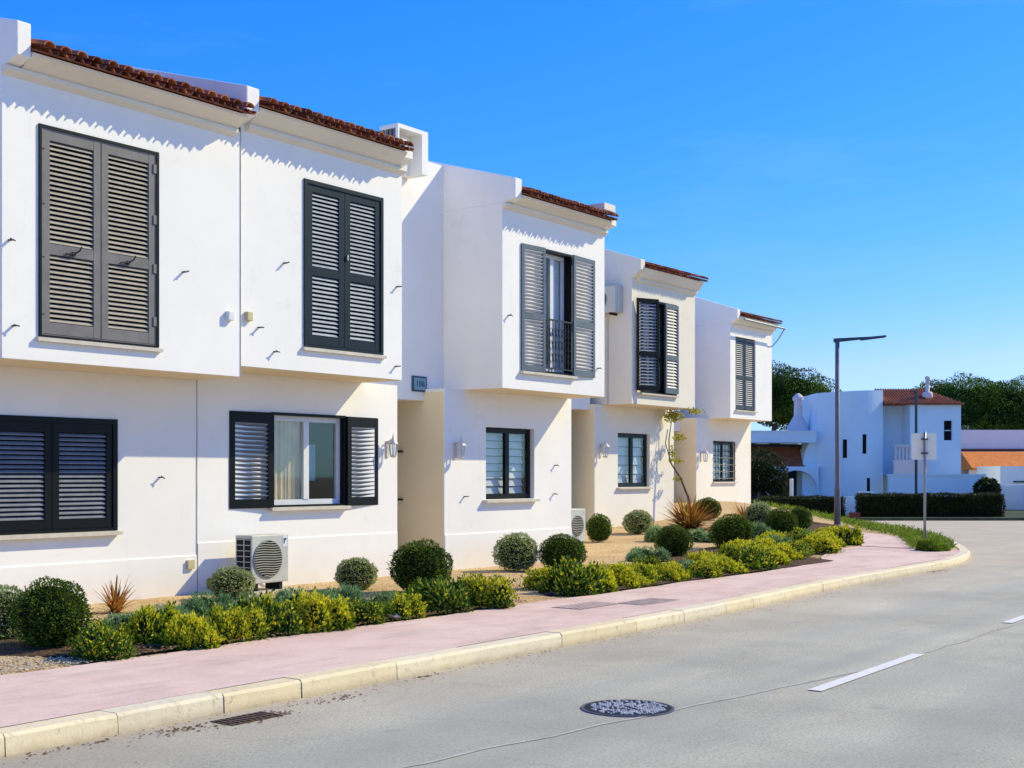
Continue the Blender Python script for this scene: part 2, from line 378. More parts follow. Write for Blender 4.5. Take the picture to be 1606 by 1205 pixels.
# ------------------------------------------------------------------ ground
def S(u):
    u = max(0, min(1, u)); return u * u * (3 - 2 * u)
KERB = [(-14, 6.3), (0, 6.55), (4.2, 6.68), (7.2, 6.75), (12.6, 6.84), (17, 7.13), (20.5, 7.2), (22.6, 7.24), (24.3, 7.5), (25.9, 7.95),
        (28.5, 9.0), (30.8, 10.1), (33.4, 11.6), (35.2, 12.85), (36.7, 14.1), (38.8, 16.3), (40.6, 19.2), (41.8, 24), (42, 34), (42, 46)]
def catmull(P, step):
    out = []
    for i in range(len(P) - 1):
        p0 = Vector(P[max(i - 1, 0)]); p1 = Vector(P[i]); p2 = Vector(P[i + 1]); p3 = Vector(P[min(i + 2, len(P) - 1)])
        n = max(2, int((p2 - p1).length / step))
        for k in range(n):
            u = k / n
            out.append(.5 * ((2 * p1) + (p2 - p0) * u + (2 * p0 - 5 * p1 + 4 * p2 - p3) * u * u + (3 * p1 - p0 - 3 * p2 + p3) * u ** 3))
    out.append(Vector(P[-1])); return out
KP = catmull(KERB, .25)
def offset(P, d):
    out = []
    for i, p in enumerate(P):
        t = (P[min(i + 1, len(P) - 1)] - P[max(i - 1, 0)]).normalized()
        out.append(p + Vector((-t.y, t.x)) * d)
    return out
KI = offset(KP, .19)
def tmax(y):   # x of the kerb's inner edge at that y, beyond the corner
    for a, b in zip(KI, KI[1:]):
        if a.x > 22.5 and a.y <= y <= b.y: return a.x + (b.x - a.x) * (y - a.y) / max(1e-6, b.y - a.y)
    return 22.5 if y < 8 else 42
def g(x, y):
    k = S((tmax(y) - x) / 4) if y > 7.6 else 0
    return .13 + .66 * S((x - 18) / 20) * S((y - 8.8) / 10) * k

mb = MB(); mb.poly([(-600, -600, -.03), (900, -600, -.03), (900, 900, -.03), (-600, 900, -.03)])
struct('ground', mb, M['earth'])
mb = MB()
rd = [(-60, -12), (110, -12), (110, -2), (62, 6), (47.9, 12.3), (42.2, 20.2), (42.2, 46), (42, 46)]
rd = [(-60, -12), (130, -12), (130, -8.5), (49.5, 12.4), (43.6, 20.6), (46.4, 46), (42, 46)] + [(p.x, p.y) for p in reversed(KP[:-1])] + [(-60, 6.2)]
mb.poly([(x, y, 0) for x, y in rd]); struct('road', mb, M['asphalt'])
# kerb: one stone per metre
mb = MB(); rnd = random.Random(4)
def kerb_run(P, PI_, every=4):
    i = 0
    while i < len(P) - 1:
        j = min(i + rnd.choice((3, 4, 4, 5)), len(P) - 1)
        b = len(mb.v); h = .13 + rnd.uniform(-.003, .003); e = .012
        for q in range(i, j + 1):
            a, c = P[q], PI_[q]
            if q in (i, j):
                t = (P[min(q + 1, len(P) - 1)] - P[max(q - 1, 0)]).normalized() * (.003 if q == i else -.003)
                a = a + t; c = c + t
            n = (c - a).normalized()
            f = a - n * .0
            f = f + n * rnd.uniform(-.004, .004)
            mb.v += [(f.x, f.y, -.02), (f.x + n.x * .006, f.y + n.y * .006, h - .022 + rnd.uniform(-.005, .005)), (f.x + n.x * (.024 + rnd.uniform(-.006, .006)), f.y + n.y * .024, h), (c.x, c.y, h), (c.x, c.y, -.02)]
        m_ = j - i + 1
        for q in range(m_ - 1):
            for k in range(4):
                mb.f.append((b + q * 5 + k, b + (q + 1) * 5 + k, b + (q + 1) * 5 + k + 1, b + q * 5 + k + 1)); mb.mi.append(0)
        mb.f.append(tuple(b + k for k in range(5))); mb.mi.append(0)
        mb.f.append(tuple(b + (m_ - 1) * 5 + k for k in reversed(range(5)))); mb.mi.append(0)
        i = j
kerb_run(KP, KI); struct('kerb', mb, M['kerb'])
# joint filler under the kerb stones
mb = MB()
for i in range(len(KP) - 1):
    a, c, a2, c2 = KP[i], KI[i], KP[i + 1], KI[i + 1]
    n = (c - a).normalized() * .03; n2 = (c2 - a2).normalized() * .03
    mb.poly([(a.x + n.x, a.y + n.y, .118), (a2.x + n2.x, a2.y + n2.y, .118), (c2.x, c2.y, .120), (c.x, c.y, .120)])
struct('kerb_mortar', mb, M['kerb'])
# pavement
mb = MB(); inner = []
for i, p in enumerate(KI):
    if p.x > 25.6: break
    inner.append(p)
for a, b2 in zip(inner, inner[1:]):
    def back(p): return 8.66 + .03 * math.sin(p.x * 1.7) + .02 * math.sin(p.x * 4.1) + S((p.x - 19) / 6) * 1.4 if p.x < 25.4 else 10
    ya, yb = max(back(a), a.y), max(back(b2), b2.y)
    n = 4
    for k in range(n):
        u0, u1 = k / n, (k + 1) / n
        Q = [(a.x, a.y + (ya - a.y) * u0), (b2.x, b2.y + (yb - b2.y) * u0), (b2.x, b2.y + (yb - b2.y) * u1), (a.x, a.y + (ya - a.y) * u1)]
        mb.poly([(x, y, max(.129, g(x, y) + .0015)) for x, y in Q])
xe = inner[-1].x; ye = back(inner[-1])
# the pavement runs on behind the planted corner strip
pa = [(xe, inner[-1].y + .05), (26.6, 8.75), (28.3, 9.62), (30.2, 10.6), (31.8, 11.9), (29.7, 11.6), (27.6, 11.0), (xe, ye)]
fr = catmull([(xe, inner[-1].y + .02), (26.6, 8.75), (28.3, 9.75), (29.4, 10.5), (30.1, 11.3)], .3); bk = catmull([(xe, ye), (26.6, 10.45), (27.8, 11.0), (29.0, 11.5), (29.9, 11.9)], .3)
NN = 16
for i in range(NN):
    for k in range(5):
        def PT(i, k):
            p = fr[round(i / NN * (len(fr) - 1))]; q = bk[round(i / NN * (len(bk) - 1))]; v = p + (q - p) * (k / 5); return (v.x, v.y, max(.129, g(v.x, v.y) + .01))
        mb.poly([PT(i, k), PT(i + 1, k), PT(i + 1, k + 1), PT(i, k + 1)])
struct('pavement', mb, M['pave'])
# garden terrain
mb = MB(); ys = [7.35, 7.7, 8.0] + [8.3 + .45 * i for i in range(28)] + [21.5, 24, 28, 34, 46]; NU = 130
for y in ys:
    tm = tmax(y) if y > 7.6 else 22.0
    for k in range(NU + 1):
        u = k / NU; x = -14 + (tm + 14) * u
        z = g(x, y) + (.012 * noise.noise(Vector((x * 1.5, y * 1.5, 0))) + .01 if 9.2 < y < 21 and (x < 19 or y > 11.9 or x > 31) else -.012)
        if k == NU: z = .12
        mb.v.append((x, y, z - .004))
for j in range(len(ys) - 1):
    for k in range(NU):
        mb.f.append((j * (NU + 1) + k, j * (NU + 1) + k + 1, (j + 1) * (NU + 1) + k + 1, (j + 1) * (NU + 1) + k)); mb.mi.append(0)
struct('gravel_garden', mb, M['gravel'], smooth=True)
# mulch beds: strips of soil along the pavement
def bed(x0, x1, fy, by, name='mulch_bed'):
    mb = MB(); n = int((x1 - x0) / .12)
    for i in range(n + 1):
        x = x0 + (x1 - x0) * i / n
        e = min(1, (x - x0) / .5, (x1 - x) / .5); e = math.sqrt(max(0, e))
        m_ = (fy(x) + by(x)) / 2; h = (by(x) - fy(x)) / 2 * max(e, .02)
        wob = .07 * noise.noise(Vector((x * 2.3, 5, 0)))
        for k in range(13):
            u = k / 12; y = m_ - h + 2 * h * u + wob * (1 if k > 6 else .35)
            mb.v.append((x, y, g(x, y) + .010 + .03 * math.sin(PI * u) + (.014 * noise.noise(Vector((x * 7, y * 7, 1))) if 0 < k < 12 else 0)))
    for i in range(n):
        for k in range(12):
            mb.f.append((i * 13 + k, (i + 1) * 13 + k, (i + 1) * 13 + k + 1, i * 13 + k + 1)); mb.mi.append(0)
    o = struct(name, mb, M['mulch'], smooth=True); return o
bed(5.6, 12.0, lambda x: 8.74 + (max(0, 6.6 - x) * 1.1), lambda x: 10.7 if x < 9.5 else 10.7 - (x - 9.5) * .38)
bed(12.9, 21.5, lambda x: 8.72, lambda x: 9.35 + .14 * (x - 12.9))
bed(19.0, 27.0, lambda x: 9.1 + (x - 19) * .22, lambda x: 11.4 + (x - 19) * .18)
bed(24.0, 31.5, lambda x: 11.6 + (x - 24) * .1, lambda x: 13.2 + (x - 24) * .25)
# far side of the side street
def cw(X, Z): v = RT * X + FW * Z; return v.x, v.y
mb = MB()
pts = [cw(8.2, 45.2), cw(20, 45.3), cw(28, 45.6), cw(70, 46), cw(70, 62), cw(4, 62), cw(6.5, 45.4)]
mb.poly([(x, y, .10) for x, y in pts])
for (a, b2) in zip(pts, pts[1:] + pts[:1]): mb.poly([(*a, -.02), (*b2, -.02), (*b2, .10), (*a, .10)])
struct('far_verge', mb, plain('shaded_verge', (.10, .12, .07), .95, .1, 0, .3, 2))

# road details
def strip(name, pts, wid, z, m):
    mb = MB(); P = [Vector(p) for p in pts]; A = offset(P, wid / 2); B = offset(P, -wid / 2)
    for i in range(len(P) - 1): mb.poly([(B[i].x, B[i].y, z), (B[i + 1].x, B[i + 1].y, z), (A[i + 1].x, A[i + 1].y, z), (A[i].x, A[i].y, z)])
    return struct(name, mb, m)
for a, b2, yy in ((9.03, 11.41, 3.9), (14.4, 16.9, 4.02), (20.0, 22.5, 4.15), (25.6, 28.1, 4.1)):
    strip('road_marking', [(a + (b2 - a) * k / 6, yy + .008 * k) for k in range(7)], .11, .008, M['paint'])
strip('asphalt_seam', [(x * .5, 4.75 - .145 * max(0, x * .5 - 5) + .025 * math.sin(x * 3.3)) for x in range(8, 22)], .028, .004, M['seam'])
strip('asphalt_seam', [(11.6 + x * .5, 3.93 + .02 * math.sin(x * 2.1)) for x in range(0, 36)], .03, .0042, M['seam'])

# manhole
t = thing('manhole_cover', (7.6, 4.64, 0), 'round cast iron manhole cover with a raised stud pattern in the road', 'manhole cover')
mb = MB(); mb.lathe([(.32, .001), (.32, .008), (.305, .009), (.30, .007)], 7.6, 4.64, 40); obj('rim', mb, M['castiron'], t)
mb = MB(); mb.lathe([(.298, .004), (.298, .009)], 7.6, 4.64, 40); obj('lid', mb, M['castdark'], t)
mb = MB(); rnd = random.Random(7)
for i in range(-9, 10):
    for j in range(-9, 10):
        x, y = i * .031 + (j % 2) * .015, j * .031
        if math.hypot(x, y) > .27 or rnd.random() < .2: continue
        r = rnd.uniform(.009, .016)
        mb.lathe([(r, .008), (r * .8, .015)], 7.6 + x, 4.64 + y, 5)
obj('studs', mb, plain('worn_iron_studs', (.66, .66, .68), .6, .4, 0, .3, 30), t)
def treadmat():
    s = NT('tread_plate'); ch = s.n('ShaderNodeTexChecker'); ch.inputs['Scale'].default_value = 24; s.l(s.geo.outputs['Position'], ch.inputs['Vector'])
    ch.inputs['Color1'].default_value = (.48, .37, .33, 1); ch.inputs['Color2'].default_value = (.26, .19, .17, 1)
    return s.base(s.mix(s.ramp(s.noise(9, 5, .7), [(.4, (0, 0, 0)), (.65, (.8, .8, .8))]), ch.outputs['Color'], (.52, .40, .36)), .85, .2)
for k, (cx, cy, ww, lab) in enumerate(((12.2, 7.98, .42, 'patterned metal inspection cover sunk in the pink pavement'), (13.0, 7.66, .40, 'plain grey dusty inspection cover sunk in the pink pavement'))):
    t = thing('inspection_cover', (cx, cy, .13), lab, 'inspection cover', group='covers in the pavement')
    mb = MB(); mb.box(cx - ww, cx + ww, cy - .2, cy + .2, .125, .1345); obj('frame', mb, plain('dusty_iron', (.30, .215, .195) if k == 0 else (.50, .40, .35), .85, .2, 0, .25, 9), t)
    mb = MB(); mb.box(cx - ww + .02, cx + ww - .02, cy - .18, cy + .18, .1345, .1375)
    obj('lid', mb, treadmat() if k == 0 else plain('dusty_cover', (.46, .37, .34), .85, .2, 0, .3, 7), t)
t = thing('gutter_grate', (5.8, 6.44, 0), 'dark gutter grate full of dirt beside the kerb', 'drain grate')
mb = MB(); mb.box(5.58, 6.02, 6.34, 6.56, .001, .006); obj('frame', mb, M['mulch'], t)
mb = MB()
for i in range(9): mb.box(5.60 + i * .048, 5.618 + i * .048, 6.36, 6.54, .006, .011)
obj('grille', mb, plain('rusty_iron', (.16, .11, .08), .85, .2, 0, .3, 25), t)

# scattered debris, pebbles, litter
def scatter(name, n, fn, size, m, seed, flat=.5, kind='stuff', label='', cat=''):
    rnd = random.Random(seed); mb = MB()
    for _ in range(n):
        x, y, z = fn(rnd); r = size * rnd.uniform(.5, 1.3); a = rnd.uniform(0, PI)
        p = []
        for k in range(5):
            an = a + 2 * PI * k / 5; q = r * rnd.uniform(.7, 1.15); p.append((x + q * math.cos(an), y + q * math.sin(an), z + r * flat * .25))
        top = (x + rnd.uniform(-.3, .3) * r, y, z + r * flat)
        b = len(mb.v); mb.v += p + [top]
        for k in range(5): mb.f.append((b + k, b + (k + 1) % 5, b + 5)); mb.mi.append(0)
    o = obj(name, mb, m); tag(o, label, cat, kind=kind); return o
def pt_gravel(r):
    if r.random() < .55: x = r.uniform(4.5, 8); y = r.uniform(8.68, 9.5) if x < 6.6 else r.uniform(10.6, 12.4)
    else: x = r.uniform(11.5, 24); y = r.uniform(9.3, 12.3) + max(0, x - 18) * .3
    return x, y, g(x, y) + .004
scatter('gravel', 5200, pt_gravel, .013, M['pebble'], 3, .7, label='loose ochre gravel lying over the garden', cat='gravel')
def pt_litter(r):
    x = r.uniform(6.3, 12) if r.random() < .6 else r.uniform(12.9, 24); y = r.uniform(8.55, 9.9) + max(0, x - 19) * .2
    return x, y, g(x, y) + .035
scatter('leaf_litter', 3800, pt_litter, .017, M['leaflitter'], 5, .6, label='dry brown leaf litter under the low shrubs', cat='leaf litter')
def pt_road(r):
    x = r.uniform(2.5, 20); y = 6.66 + (x - 4) * .022 - abs(r.gauss(0, .16)); return x, y, .002
scatter('road_debris', 520, pt_road, .009, M['leaflitter'], 9, .4, label='specks of dirt and dry leaves in the gutter', cat='debris')
rnd = random.Random(21)
for (x, y, n, sp) in ((5.85, 6.42, 150, .10), (5.3, 6.5, 60, .09), (4.75, 6.6, 16, .03), (4.4, 6.58, 12, .05), (7.85, 6.66, 26, .04), (6.7, 6.5, 40, .10), (21.4, 7.1, 90, .2)):
    scatter('dirt_pile', n, lambda r, x=x, y=y, sp=sp: (x + r.gauss(0, sp * 1.5), min(y + r.gauss(0, sp * .5), 6.68 if x < 20 else 7.15), .003), .012, M['leaflitter'], int(x * 100), .5, label='loose dirt and leaf crumbs washed against the kerb', cat='dirt')

# ------------------------------------------------------------------ houses
def wall_front(mb, x0, x1, z0, z1, y, holes, dep=.14, m_rev=0):
    xs = sorted({x0, x1, *[h[0] for h in holes], *[h[1] for h in holes]}); zs = sorted({z0, z1, *[h[2] for h in holes], *[h[3] for h in holes]})
    for a, b in zip(xs, xs[1:]):
        for c, d in zip(zs, zs[1:]):
            mx, mz = (a + b) / 2, (c + d) / 2
            if any(h[0] < mx < h[1] and h[2] < mz < h[3] for h in holes): continue
            mb.poly([(a, y, c), (b, y, c), (b, y, d), (a, y, d)])
    for h in holes:
        a, b, c, d = h[:4]
        mb.poly([(a, y, c), (a, y, d), (a, y + dep, d), (a, y + dep, c)]); mb.poly([(b, y, c), (b, y + dep, c), (b, y + dep, d), (b, y, d)])
        mb.poly([(a, y, c), (a, y + dep, c), (b, y + dep, c), (b, y, c)]); mb.poly([(a, y, d), (b, y, d), (b, y + dep, d), (a, y + dep, d)])
def volume(name, par, x0, x1, y, yb, z0, z1, holes, m='stucco', dep=.14):
    mb = MB(); wall_front(mb, x0, x1, z0, z1, y, holes, dep)
    mb.poly([(x0, y, z0), (x0, y, z1), (x0, yb, z1), (x0, yb, z0)]); mb.poly([(x1, y, z0), (x1, yb, z0), (x1, yb, z1), (x1, y, z1)])
    mb.poly([(x0, y, z0), (x0, yb, z0), (x1, yb, z0), (x1, y, z0)]); mb.poly([(x0, y, z1), (x1, y, z1), (x1, yb, z1), (x0, yb, z1)])
    mb.poly([(x0, yb, z0), (x0, yb, z1), (x1, yb, z1), (x1, yb, z0)])
    return obj(name, mb, M[m], par)
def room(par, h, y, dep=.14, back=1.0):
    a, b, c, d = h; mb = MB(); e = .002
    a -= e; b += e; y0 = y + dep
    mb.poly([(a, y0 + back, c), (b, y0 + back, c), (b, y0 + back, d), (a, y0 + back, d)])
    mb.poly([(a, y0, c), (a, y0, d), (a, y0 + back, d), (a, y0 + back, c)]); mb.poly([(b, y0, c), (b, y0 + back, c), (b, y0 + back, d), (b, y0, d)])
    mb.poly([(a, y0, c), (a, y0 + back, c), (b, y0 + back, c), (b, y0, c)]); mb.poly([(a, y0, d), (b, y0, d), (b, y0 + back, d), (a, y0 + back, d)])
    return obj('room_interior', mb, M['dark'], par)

def shutter(par, w_, h_, loc, rz, mf, ms, mid=None, pitch=.052, handle=False, flip=1, hinges=True, stile=.085, top=.10, bot=.12):
    """A louvred leaf; local x from the hinge along the width (flip=-1 goes the other way), y is thickness (street side negative)."""
    mb = MB(); T = .04
    X = lambda v: v * flip
    def bx(x0, x1, y0, y1, z0, z1):
        a, b = sorted((X(x0), X(x1))); mb.box(a, b, y0, y1, z0, z1)
    bx(0, stile, -T, 0, 0, h_); bx(w_ - stile, w_, -T, 0, 0, h_)
    bx(stile, w_ - stile, -T + .002, -.002, 0, bot); bx(stile, w_ - stile, -T + .002, -.002, h_ - top, h_)
    secs = [(bot, h_ - top)]
    if mid is not None:
        bx(stile, w_ - stile, -T + .002, -.002, mid - .055, mid + .055); secs = [(bot, mid - .055), (mid + .055, h_ - top)]
    if hinges:
        for q in (.12, .4, .66, .93): bx(-.018, .03, -T - .012, -T + .001, h_ * q - .05, h_ * q + .05)
    o = obj('shutter', mb, M[mf], par, local=True, loc=Vector(loc) - ORI.get(par.name, Vector()), rot=(0, 0, rz))
    sb = MB(); x0, x1 = sorted((X(stile), X(w_ - stile)))
    for a, b in secs:
        n = int((b - a) / pitch); p = (b - a) / n
        for i in range(n):
            z = a + (i + .5) * p; hh = p * .34; dd = .016
            sb.hexa([(x0, -.012 - dd - .003, z - hh), (x1, -.012 - dd - .003, z - hh), (x1, -.012 + dd - .008, z + hh * .55), (x0, -.012 + dd - .008, z + hh * .55),
                     (x0, -.012 - dd - .003, z - hh + .009), (x1, -.012 - dd - .003, z - hh + .009), (x1, -.012 + dd - .008, z + hh * .55 + .009), (x0, -.012 + dd - .008, z + hh * .55 + .009)])
    obj('slats', sb, M[ms], o, local=True)
    if handle:
        hb = MB(); zc = mid or h_ * .45; xc = X(w_ * .52)
        hb.tube([(xc - .10, -.05, zc - .03), (xc, -.065, zc - .02), (xc + .05, -.085, zc + .02), (xc + .07, -.085, zc + .06)], .009, 6)
        hb.box(xc - .02, xc + .02, -.06, -.04, zc - .04, zc)
        obj('handle', hb, M['iron'], o, local=True)
    return o
def outer_frame(par, a, b, c, d, y, m, wd=.05, out=.02, dep=.10, name='shutter_frame'):
    mb = MB()
    mb.box(a, a + wd, y - out, y + dep, c, d); mb.box(b - wd, b, y - out, y + dep, c, d)
    mb.box(a + wd, b - wd, y - out + .002, y + dep - .002, d - wd, d); mb.box(a + wd, b - wd, y - out + .002, y + dep - .002, c, c + wd * .6)
    return obj(name, mb, M[m], par)
def window(par, a, b, c, d, y, m, mull=1, wd=.05, dep=.10, back=None, bars=0):
    """Framed window at depth y; panes and what hangs behind are sub-parts."""
    mb = MB(); T = .05
    mb.box(a, a + wd, y, y + T, c, d); mb.box(b - wd, b, y, y + T, c, d)
    mb.box(a + wd, b - wd, y + .002, y + T - .002, d - wd, d); mb.box(a + wd, b - wd, y + .002, y + T - .002, c, c + wd)
    for k in range(mull):
        x = a + (b - a) * (k + 1) / (mull + 1); mb.box(x - wd * .7, x + wd * .7, y - .008, y + T - .004, c + wd, d - wd)
    for k in range(bars):
        z = c + (d - c) * (k + 1) / (bars + 1); mb.box(a + wd, b - wd, y + .004, y + T - .006, z - .012, z + .012)
    f = obj('window', mb, M[m], par)
    pb = MB(); pb.box(a + wd, b - wd, y + .02, y + .024, c + wd, d - wd); obj('pane', pb, M['glass'], f)
    if back:
        for (u0, u1, mat, kind) in back:
            x0, x1 = a + wd + (b - a - 2 * wd) * u0, a + wd + (b - a - 2 * wd) * u1
            cb = MB()
            if kind == 'curtain':
                n = 60; z0, z1 = c + .02, d - .02
                for k in range(n):
                    q0, q1 = k / n, (k + 1) / n
                    yy = lambda q: y + .075 + .012 * math.sin(q * (x1 - x0) * 55) + .006 * math.sin(q * (x1 - x0) * 131)
                    cb.poly([(x0 + (x1 - x0) * q0, yy(q0), z0), (x0 + (x1 - x0) * q1, yy(q1), z0), (x0 + (x1 - x0) * q1, yy(q1), z1), (x0 + (x1 - x0) * q0, yy(q0), z1)])
                obj('curtain', cb, M[mat], f, smooth=True)
            else:
                n = int((d - c) / kind); p = (d - c - 2 * wd) / n
                for k in range(n):
                    z = c + wd + p * k
                    cb.poly([(x0, y + .10, z + .004), (x1, y + .10, z + .004), (x1, y + .13, z + p * .93), (x0, y + .13, z + p * .93)])
                obj('blind', cb, M[mat], f)
    return f
def sill(par, a, b, z, y, out=.07, m='stone', th=.05, name='sill'):
    mb = MB(); mb.hexa([(a, y - out, z - th), (b, y - out, z - th), (b, y + .02, z - th), (a, y + .02, z - th), (a, y - out, z - .01), (b, y - out, z - .01), (b, y + .12, z + .004), (a, y + .12, z + .004)])
    return obj(name, mb, M[m], par)
def eaves(par, x0, x1, y, zc, ze, seed=1, gap=.19):
    """Cornice ledge, raking soffit and a barrel-tiled roof falling to the street."""
    mb = MB(); mb.prism([(y + .003, zc - .09), (y - .055, zc - .055), (y - .075, zc - .04), (y - .075, zc), (y + .003, zc)], x0 - .003, x1 + .003); obj('cornice', mb, M['stucco_aged'], par)
    mb = MB(); mb.prism([(y + .002, zc), (y - .055, zc), (y - .13, zc + .045), (y - .25, ze - .01), (y - .26, ze + .02), (y + .002, ze + .12)], x0, x1); obj('eaves_soffit', mb, M['stucco_aged'], par)
    rnd = random.Random(seed); mb = MB(); sl_ = math.tan(R(16)); n = max(1, round((x1 - x0) / gap)); gp = (x1 - x0) / n; rows = 6; L = .42
    def barrel(xc, y0, z0, r0, r1, up, ln):
        seg = 7; th = .014; b = len(mb.v); tz = rnd.uniform(-.005, .005); tx = rnd.uniform(-.008, .008)
        for (yy, zz, rr) in ((y0, z0, r0), (y0 + ln, z0 + ln * sl_, r1)):
            for q in (0, th):
                for k in range(seg + 1):
                    a = PI * k / seg; r = rr - q
                    mb.v.append((xc + tx * (yy - y0) / ln + r * math.cos(a), yy, zz + tz + up * r * .85 * math.sin(a)))
        m_ = seg + 1
        for k in range(seg):
            mb.f.append((b + k, b + k + 1, b + 2 * m_ + k + 1, b + 2 * m_ + k)); mb.mi.append(0)
            mb.f.append((b + m_ + k, b + 3 * m_ + k, b + 3 * m_ + k + 1, b + m_ + k + 1)); mb.mi.append(0)
            mb.f.append((b + k, b + m_ + k, b + m_ + k + 1, b + k + 1)); mb.mi.append(0)
            mb.f.append((b + 2 * m_ + k, b + 2 * m_ + k + 1, b + 3 * m_ + k + 1, b + 3 * m_ + k)); mb.mi.append(0)
    for i in range(n):
        xc = x0 + (i + .5) * gp
        for r in range(rows):
            yy = y - .40 + r * (L - .06) + rnd.uniform(-.008, .008); zz = ze + .015 + r * (L - .06) * sl_
            barrel(xc, yy, zz + .055, gp * .36, gp * .31, 1, L)
            barrel(xc + gp / 2, yy + .065, zz + .055, gp * .31, gp * .36, -1, L)
    obj('tiled_roof', mb, M['tile'], par)
    mb = MB(); y0 = y - .30; y1 = y + rows * .36; mb.hexa([(x0, y0, ze + .028), (x1, y0, ze + .028), (x1, y1, ze + (y1 - y0) * sl_ - .05), (x0, y1, ze + (y1 - y0) * sl_ - .05),
        (x0, y0, ze + .042), (x1, y0, ze + .042), (x1, y1, ze + (y1 - y0) * sl_), (x0, y1, ze + (y1 - y0) * sl_)]); obj('roof_deck', mb, M['tile'], par)
def parapet(par, x0, x1, y, zc, ze, zt, m='stucco', slope=.29, back=3.5, front=.24):
    yf = y - front
    mb = MB(); mb.prism([(y - .002, zc), (yf, ze - .04), (yf, zt), (y + back, zt + (back + front) * slope), (y + back, zc)], x0, x1)
    return obj('parapet', mb, M[m], par, bevel=.012)
def ledge(par, x0, x1, y, zc):
    mb = MB(); mb.prism([(y + .003, zc - .09), (y - .055, zc - .055), (y - .075, zc - .04), (y - .075, zc), (y + .003, zc)], x0, x1); return obj('cornice', mb, M['stucco_aged'], par)
def soffit(par, x0, x1, y0, y1, z):
    mb = MB(); mb.box(x0, x1, y0, y1, z - .006, z); return obj('soffit', mb, M['cream'], par)  # thin cream sheet paints the warm bounce glow under the overhang
def catches(par, y, pts):
    mb = MB()
    for (x, z) in pts:
        a = random.Random(int(x * 100)).uniform(-.6, .6); dx, dz = .026 * math.cos(a), .026 * math.sin(a)
        c = MB(); c.box(x - .012, x + .012, y - .06, y + .002, z - .008, z + .008)
        c.tube([(x - dx, y - .065, z - dz), (x, y - .06, z), (x + dx * 1.2, y - .07, z + dz)], .008, 5)
        obj('shutter_catch', c, M['darksteel'], par)
def plinth(par, x0, x1, y, z):
    mb = MB(); mb.prism([(y + .002, -.05), (y - .014, -.05), (y - .014, z - .012), (y + .002, z)], x0, x1); obj('plinth', mb, M['stucco'], par)

# ---- house 1
h1 = thing('row_house', (8.9, 12.6, 0), 'white row house with taupe closed shutters above and black shutters below, nearest at left', 'house', group='white row houses along the street')
zc, ze = 5.69, 5.80
up = [(7.787, 9.295, 3.02, 5.2)]; lo = [(7.62, 9.33, .96, 2.24)]
volume('upper_wall', h1, 7.38, 10.497, 11.8, 19, 2.77, zc, up)
volume('lower_wall', h1, 5.0, 10.495, 12.59, 19, -.1, 2.765, lo)
volume('recess_wall', h1, 4.0, 7.378, 12.61, 19, 2.765, 6.3, [])
plinth(h1, 5.0, 10.49, 12.59, .62)
soffit(h1, 7.39, 10.49, 11.82, 12.58, 2.77)
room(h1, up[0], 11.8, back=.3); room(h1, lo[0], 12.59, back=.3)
outer_frame(h1, *up[0], 11.8, 'black', .03, .02)
outer_frame(h1, up[0][0] + .031, up[0][1] - .031, up[0][2] + .02, up[0][3] - .031, 11.81, 'taupe', .015, .02)
a, b, c, d = up[0]; wl = (b - a - .09 - .012) / 2
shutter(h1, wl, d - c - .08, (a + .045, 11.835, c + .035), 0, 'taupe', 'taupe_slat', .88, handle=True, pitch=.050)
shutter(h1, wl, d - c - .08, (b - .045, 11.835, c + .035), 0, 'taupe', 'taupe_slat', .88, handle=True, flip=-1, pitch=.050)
sill(h1, a - .03, b + .03, c, 11.8, .05)
outer_frame(h1, *lo[0], 12.59, 'black', .06, .02)
a, b, c, d = lo[0]; wl = (b - a - .12 - .01) / 2
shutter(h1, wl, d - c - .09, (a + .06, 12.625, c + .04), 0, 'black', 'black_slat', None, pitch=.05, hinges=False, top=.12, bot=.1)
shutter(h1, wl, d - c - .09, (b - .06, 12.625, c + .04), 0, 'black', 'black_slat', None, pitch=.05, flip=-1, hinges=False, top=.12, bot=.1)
sill(h1, a - .05, b + .02, c, 12.59, .09)
eaves(h1, 7.56, 10.40, 11.8, zc, ze, 1)
parapet(h1, 7.39, 7.55, 11.8, zc, ze, 6.10)
mb = MB(); mb.prism([(11.803, zc - .09), (11.745, zc - .055), (11.725, zc - .04), (11.725, zc), (11.803, zc)], 7.375, 7.556); obj('cornice', mb, M['stucco_aged'], h1)
catches(h1, 11.8, [(7.456, 3.955), (9.643, 3.91), (7.5, 3.1)]); catches(h1, 12.59, [(9.936, 1.57)])
mb = MB(); mb.box(10.27, 10.36, 11.74, 11.803, 3.42, 3.53); obj('junction_box', mb, M['whitepaint'], h1, bevel=.008)
mb = MB(); mb.box(10.33, 10.43, 12.54, 12.58, .45, .56); obj('meter_box', mb, M['copper'], h1)
# ---- house 2
h2 = thing('row_house', (12.0, 12.6, 0), 'white row house with dark teal closed upper shutters and an open sliding window below', 'house', group='white row houses along the street')
zc2, ze2 = 5.81, 5.95
up = [(11.578, 13.055, 3.22, 5.34)]; lo = [(11.72, 13.10, 1.18, 2.42)]
volume('upper_wall', h2, 10.503, 13.45, 11.84, 19, 2.905, zc2, up)
volume('lower_wall', h2, 10.505, 14.2, 12.59, 14.6, -.1, 2.903, lo)
volume('recess_wall', h2, 13.452, 15.753, 13.0, 15.2, 2.745, 6.46, [])
plinth(h2, 10.51, 14.19, 12.59, .77)
soffit(h2, 10.51, 13.44, 11.86, 12.58, 2.903)
mb = MB(); mb.box(10.497, 10.503, 11.792, 11.86, 2.77, 5.75); mb.box(10.494, 10.506, 12.583, 12.6, -.05, 2.77); obj('expansion_joint', mb, M['seam'], h2)
room(h2, up[0], 11.84, back=.3); room(h2, lo[0], 12.59, back=1.2)
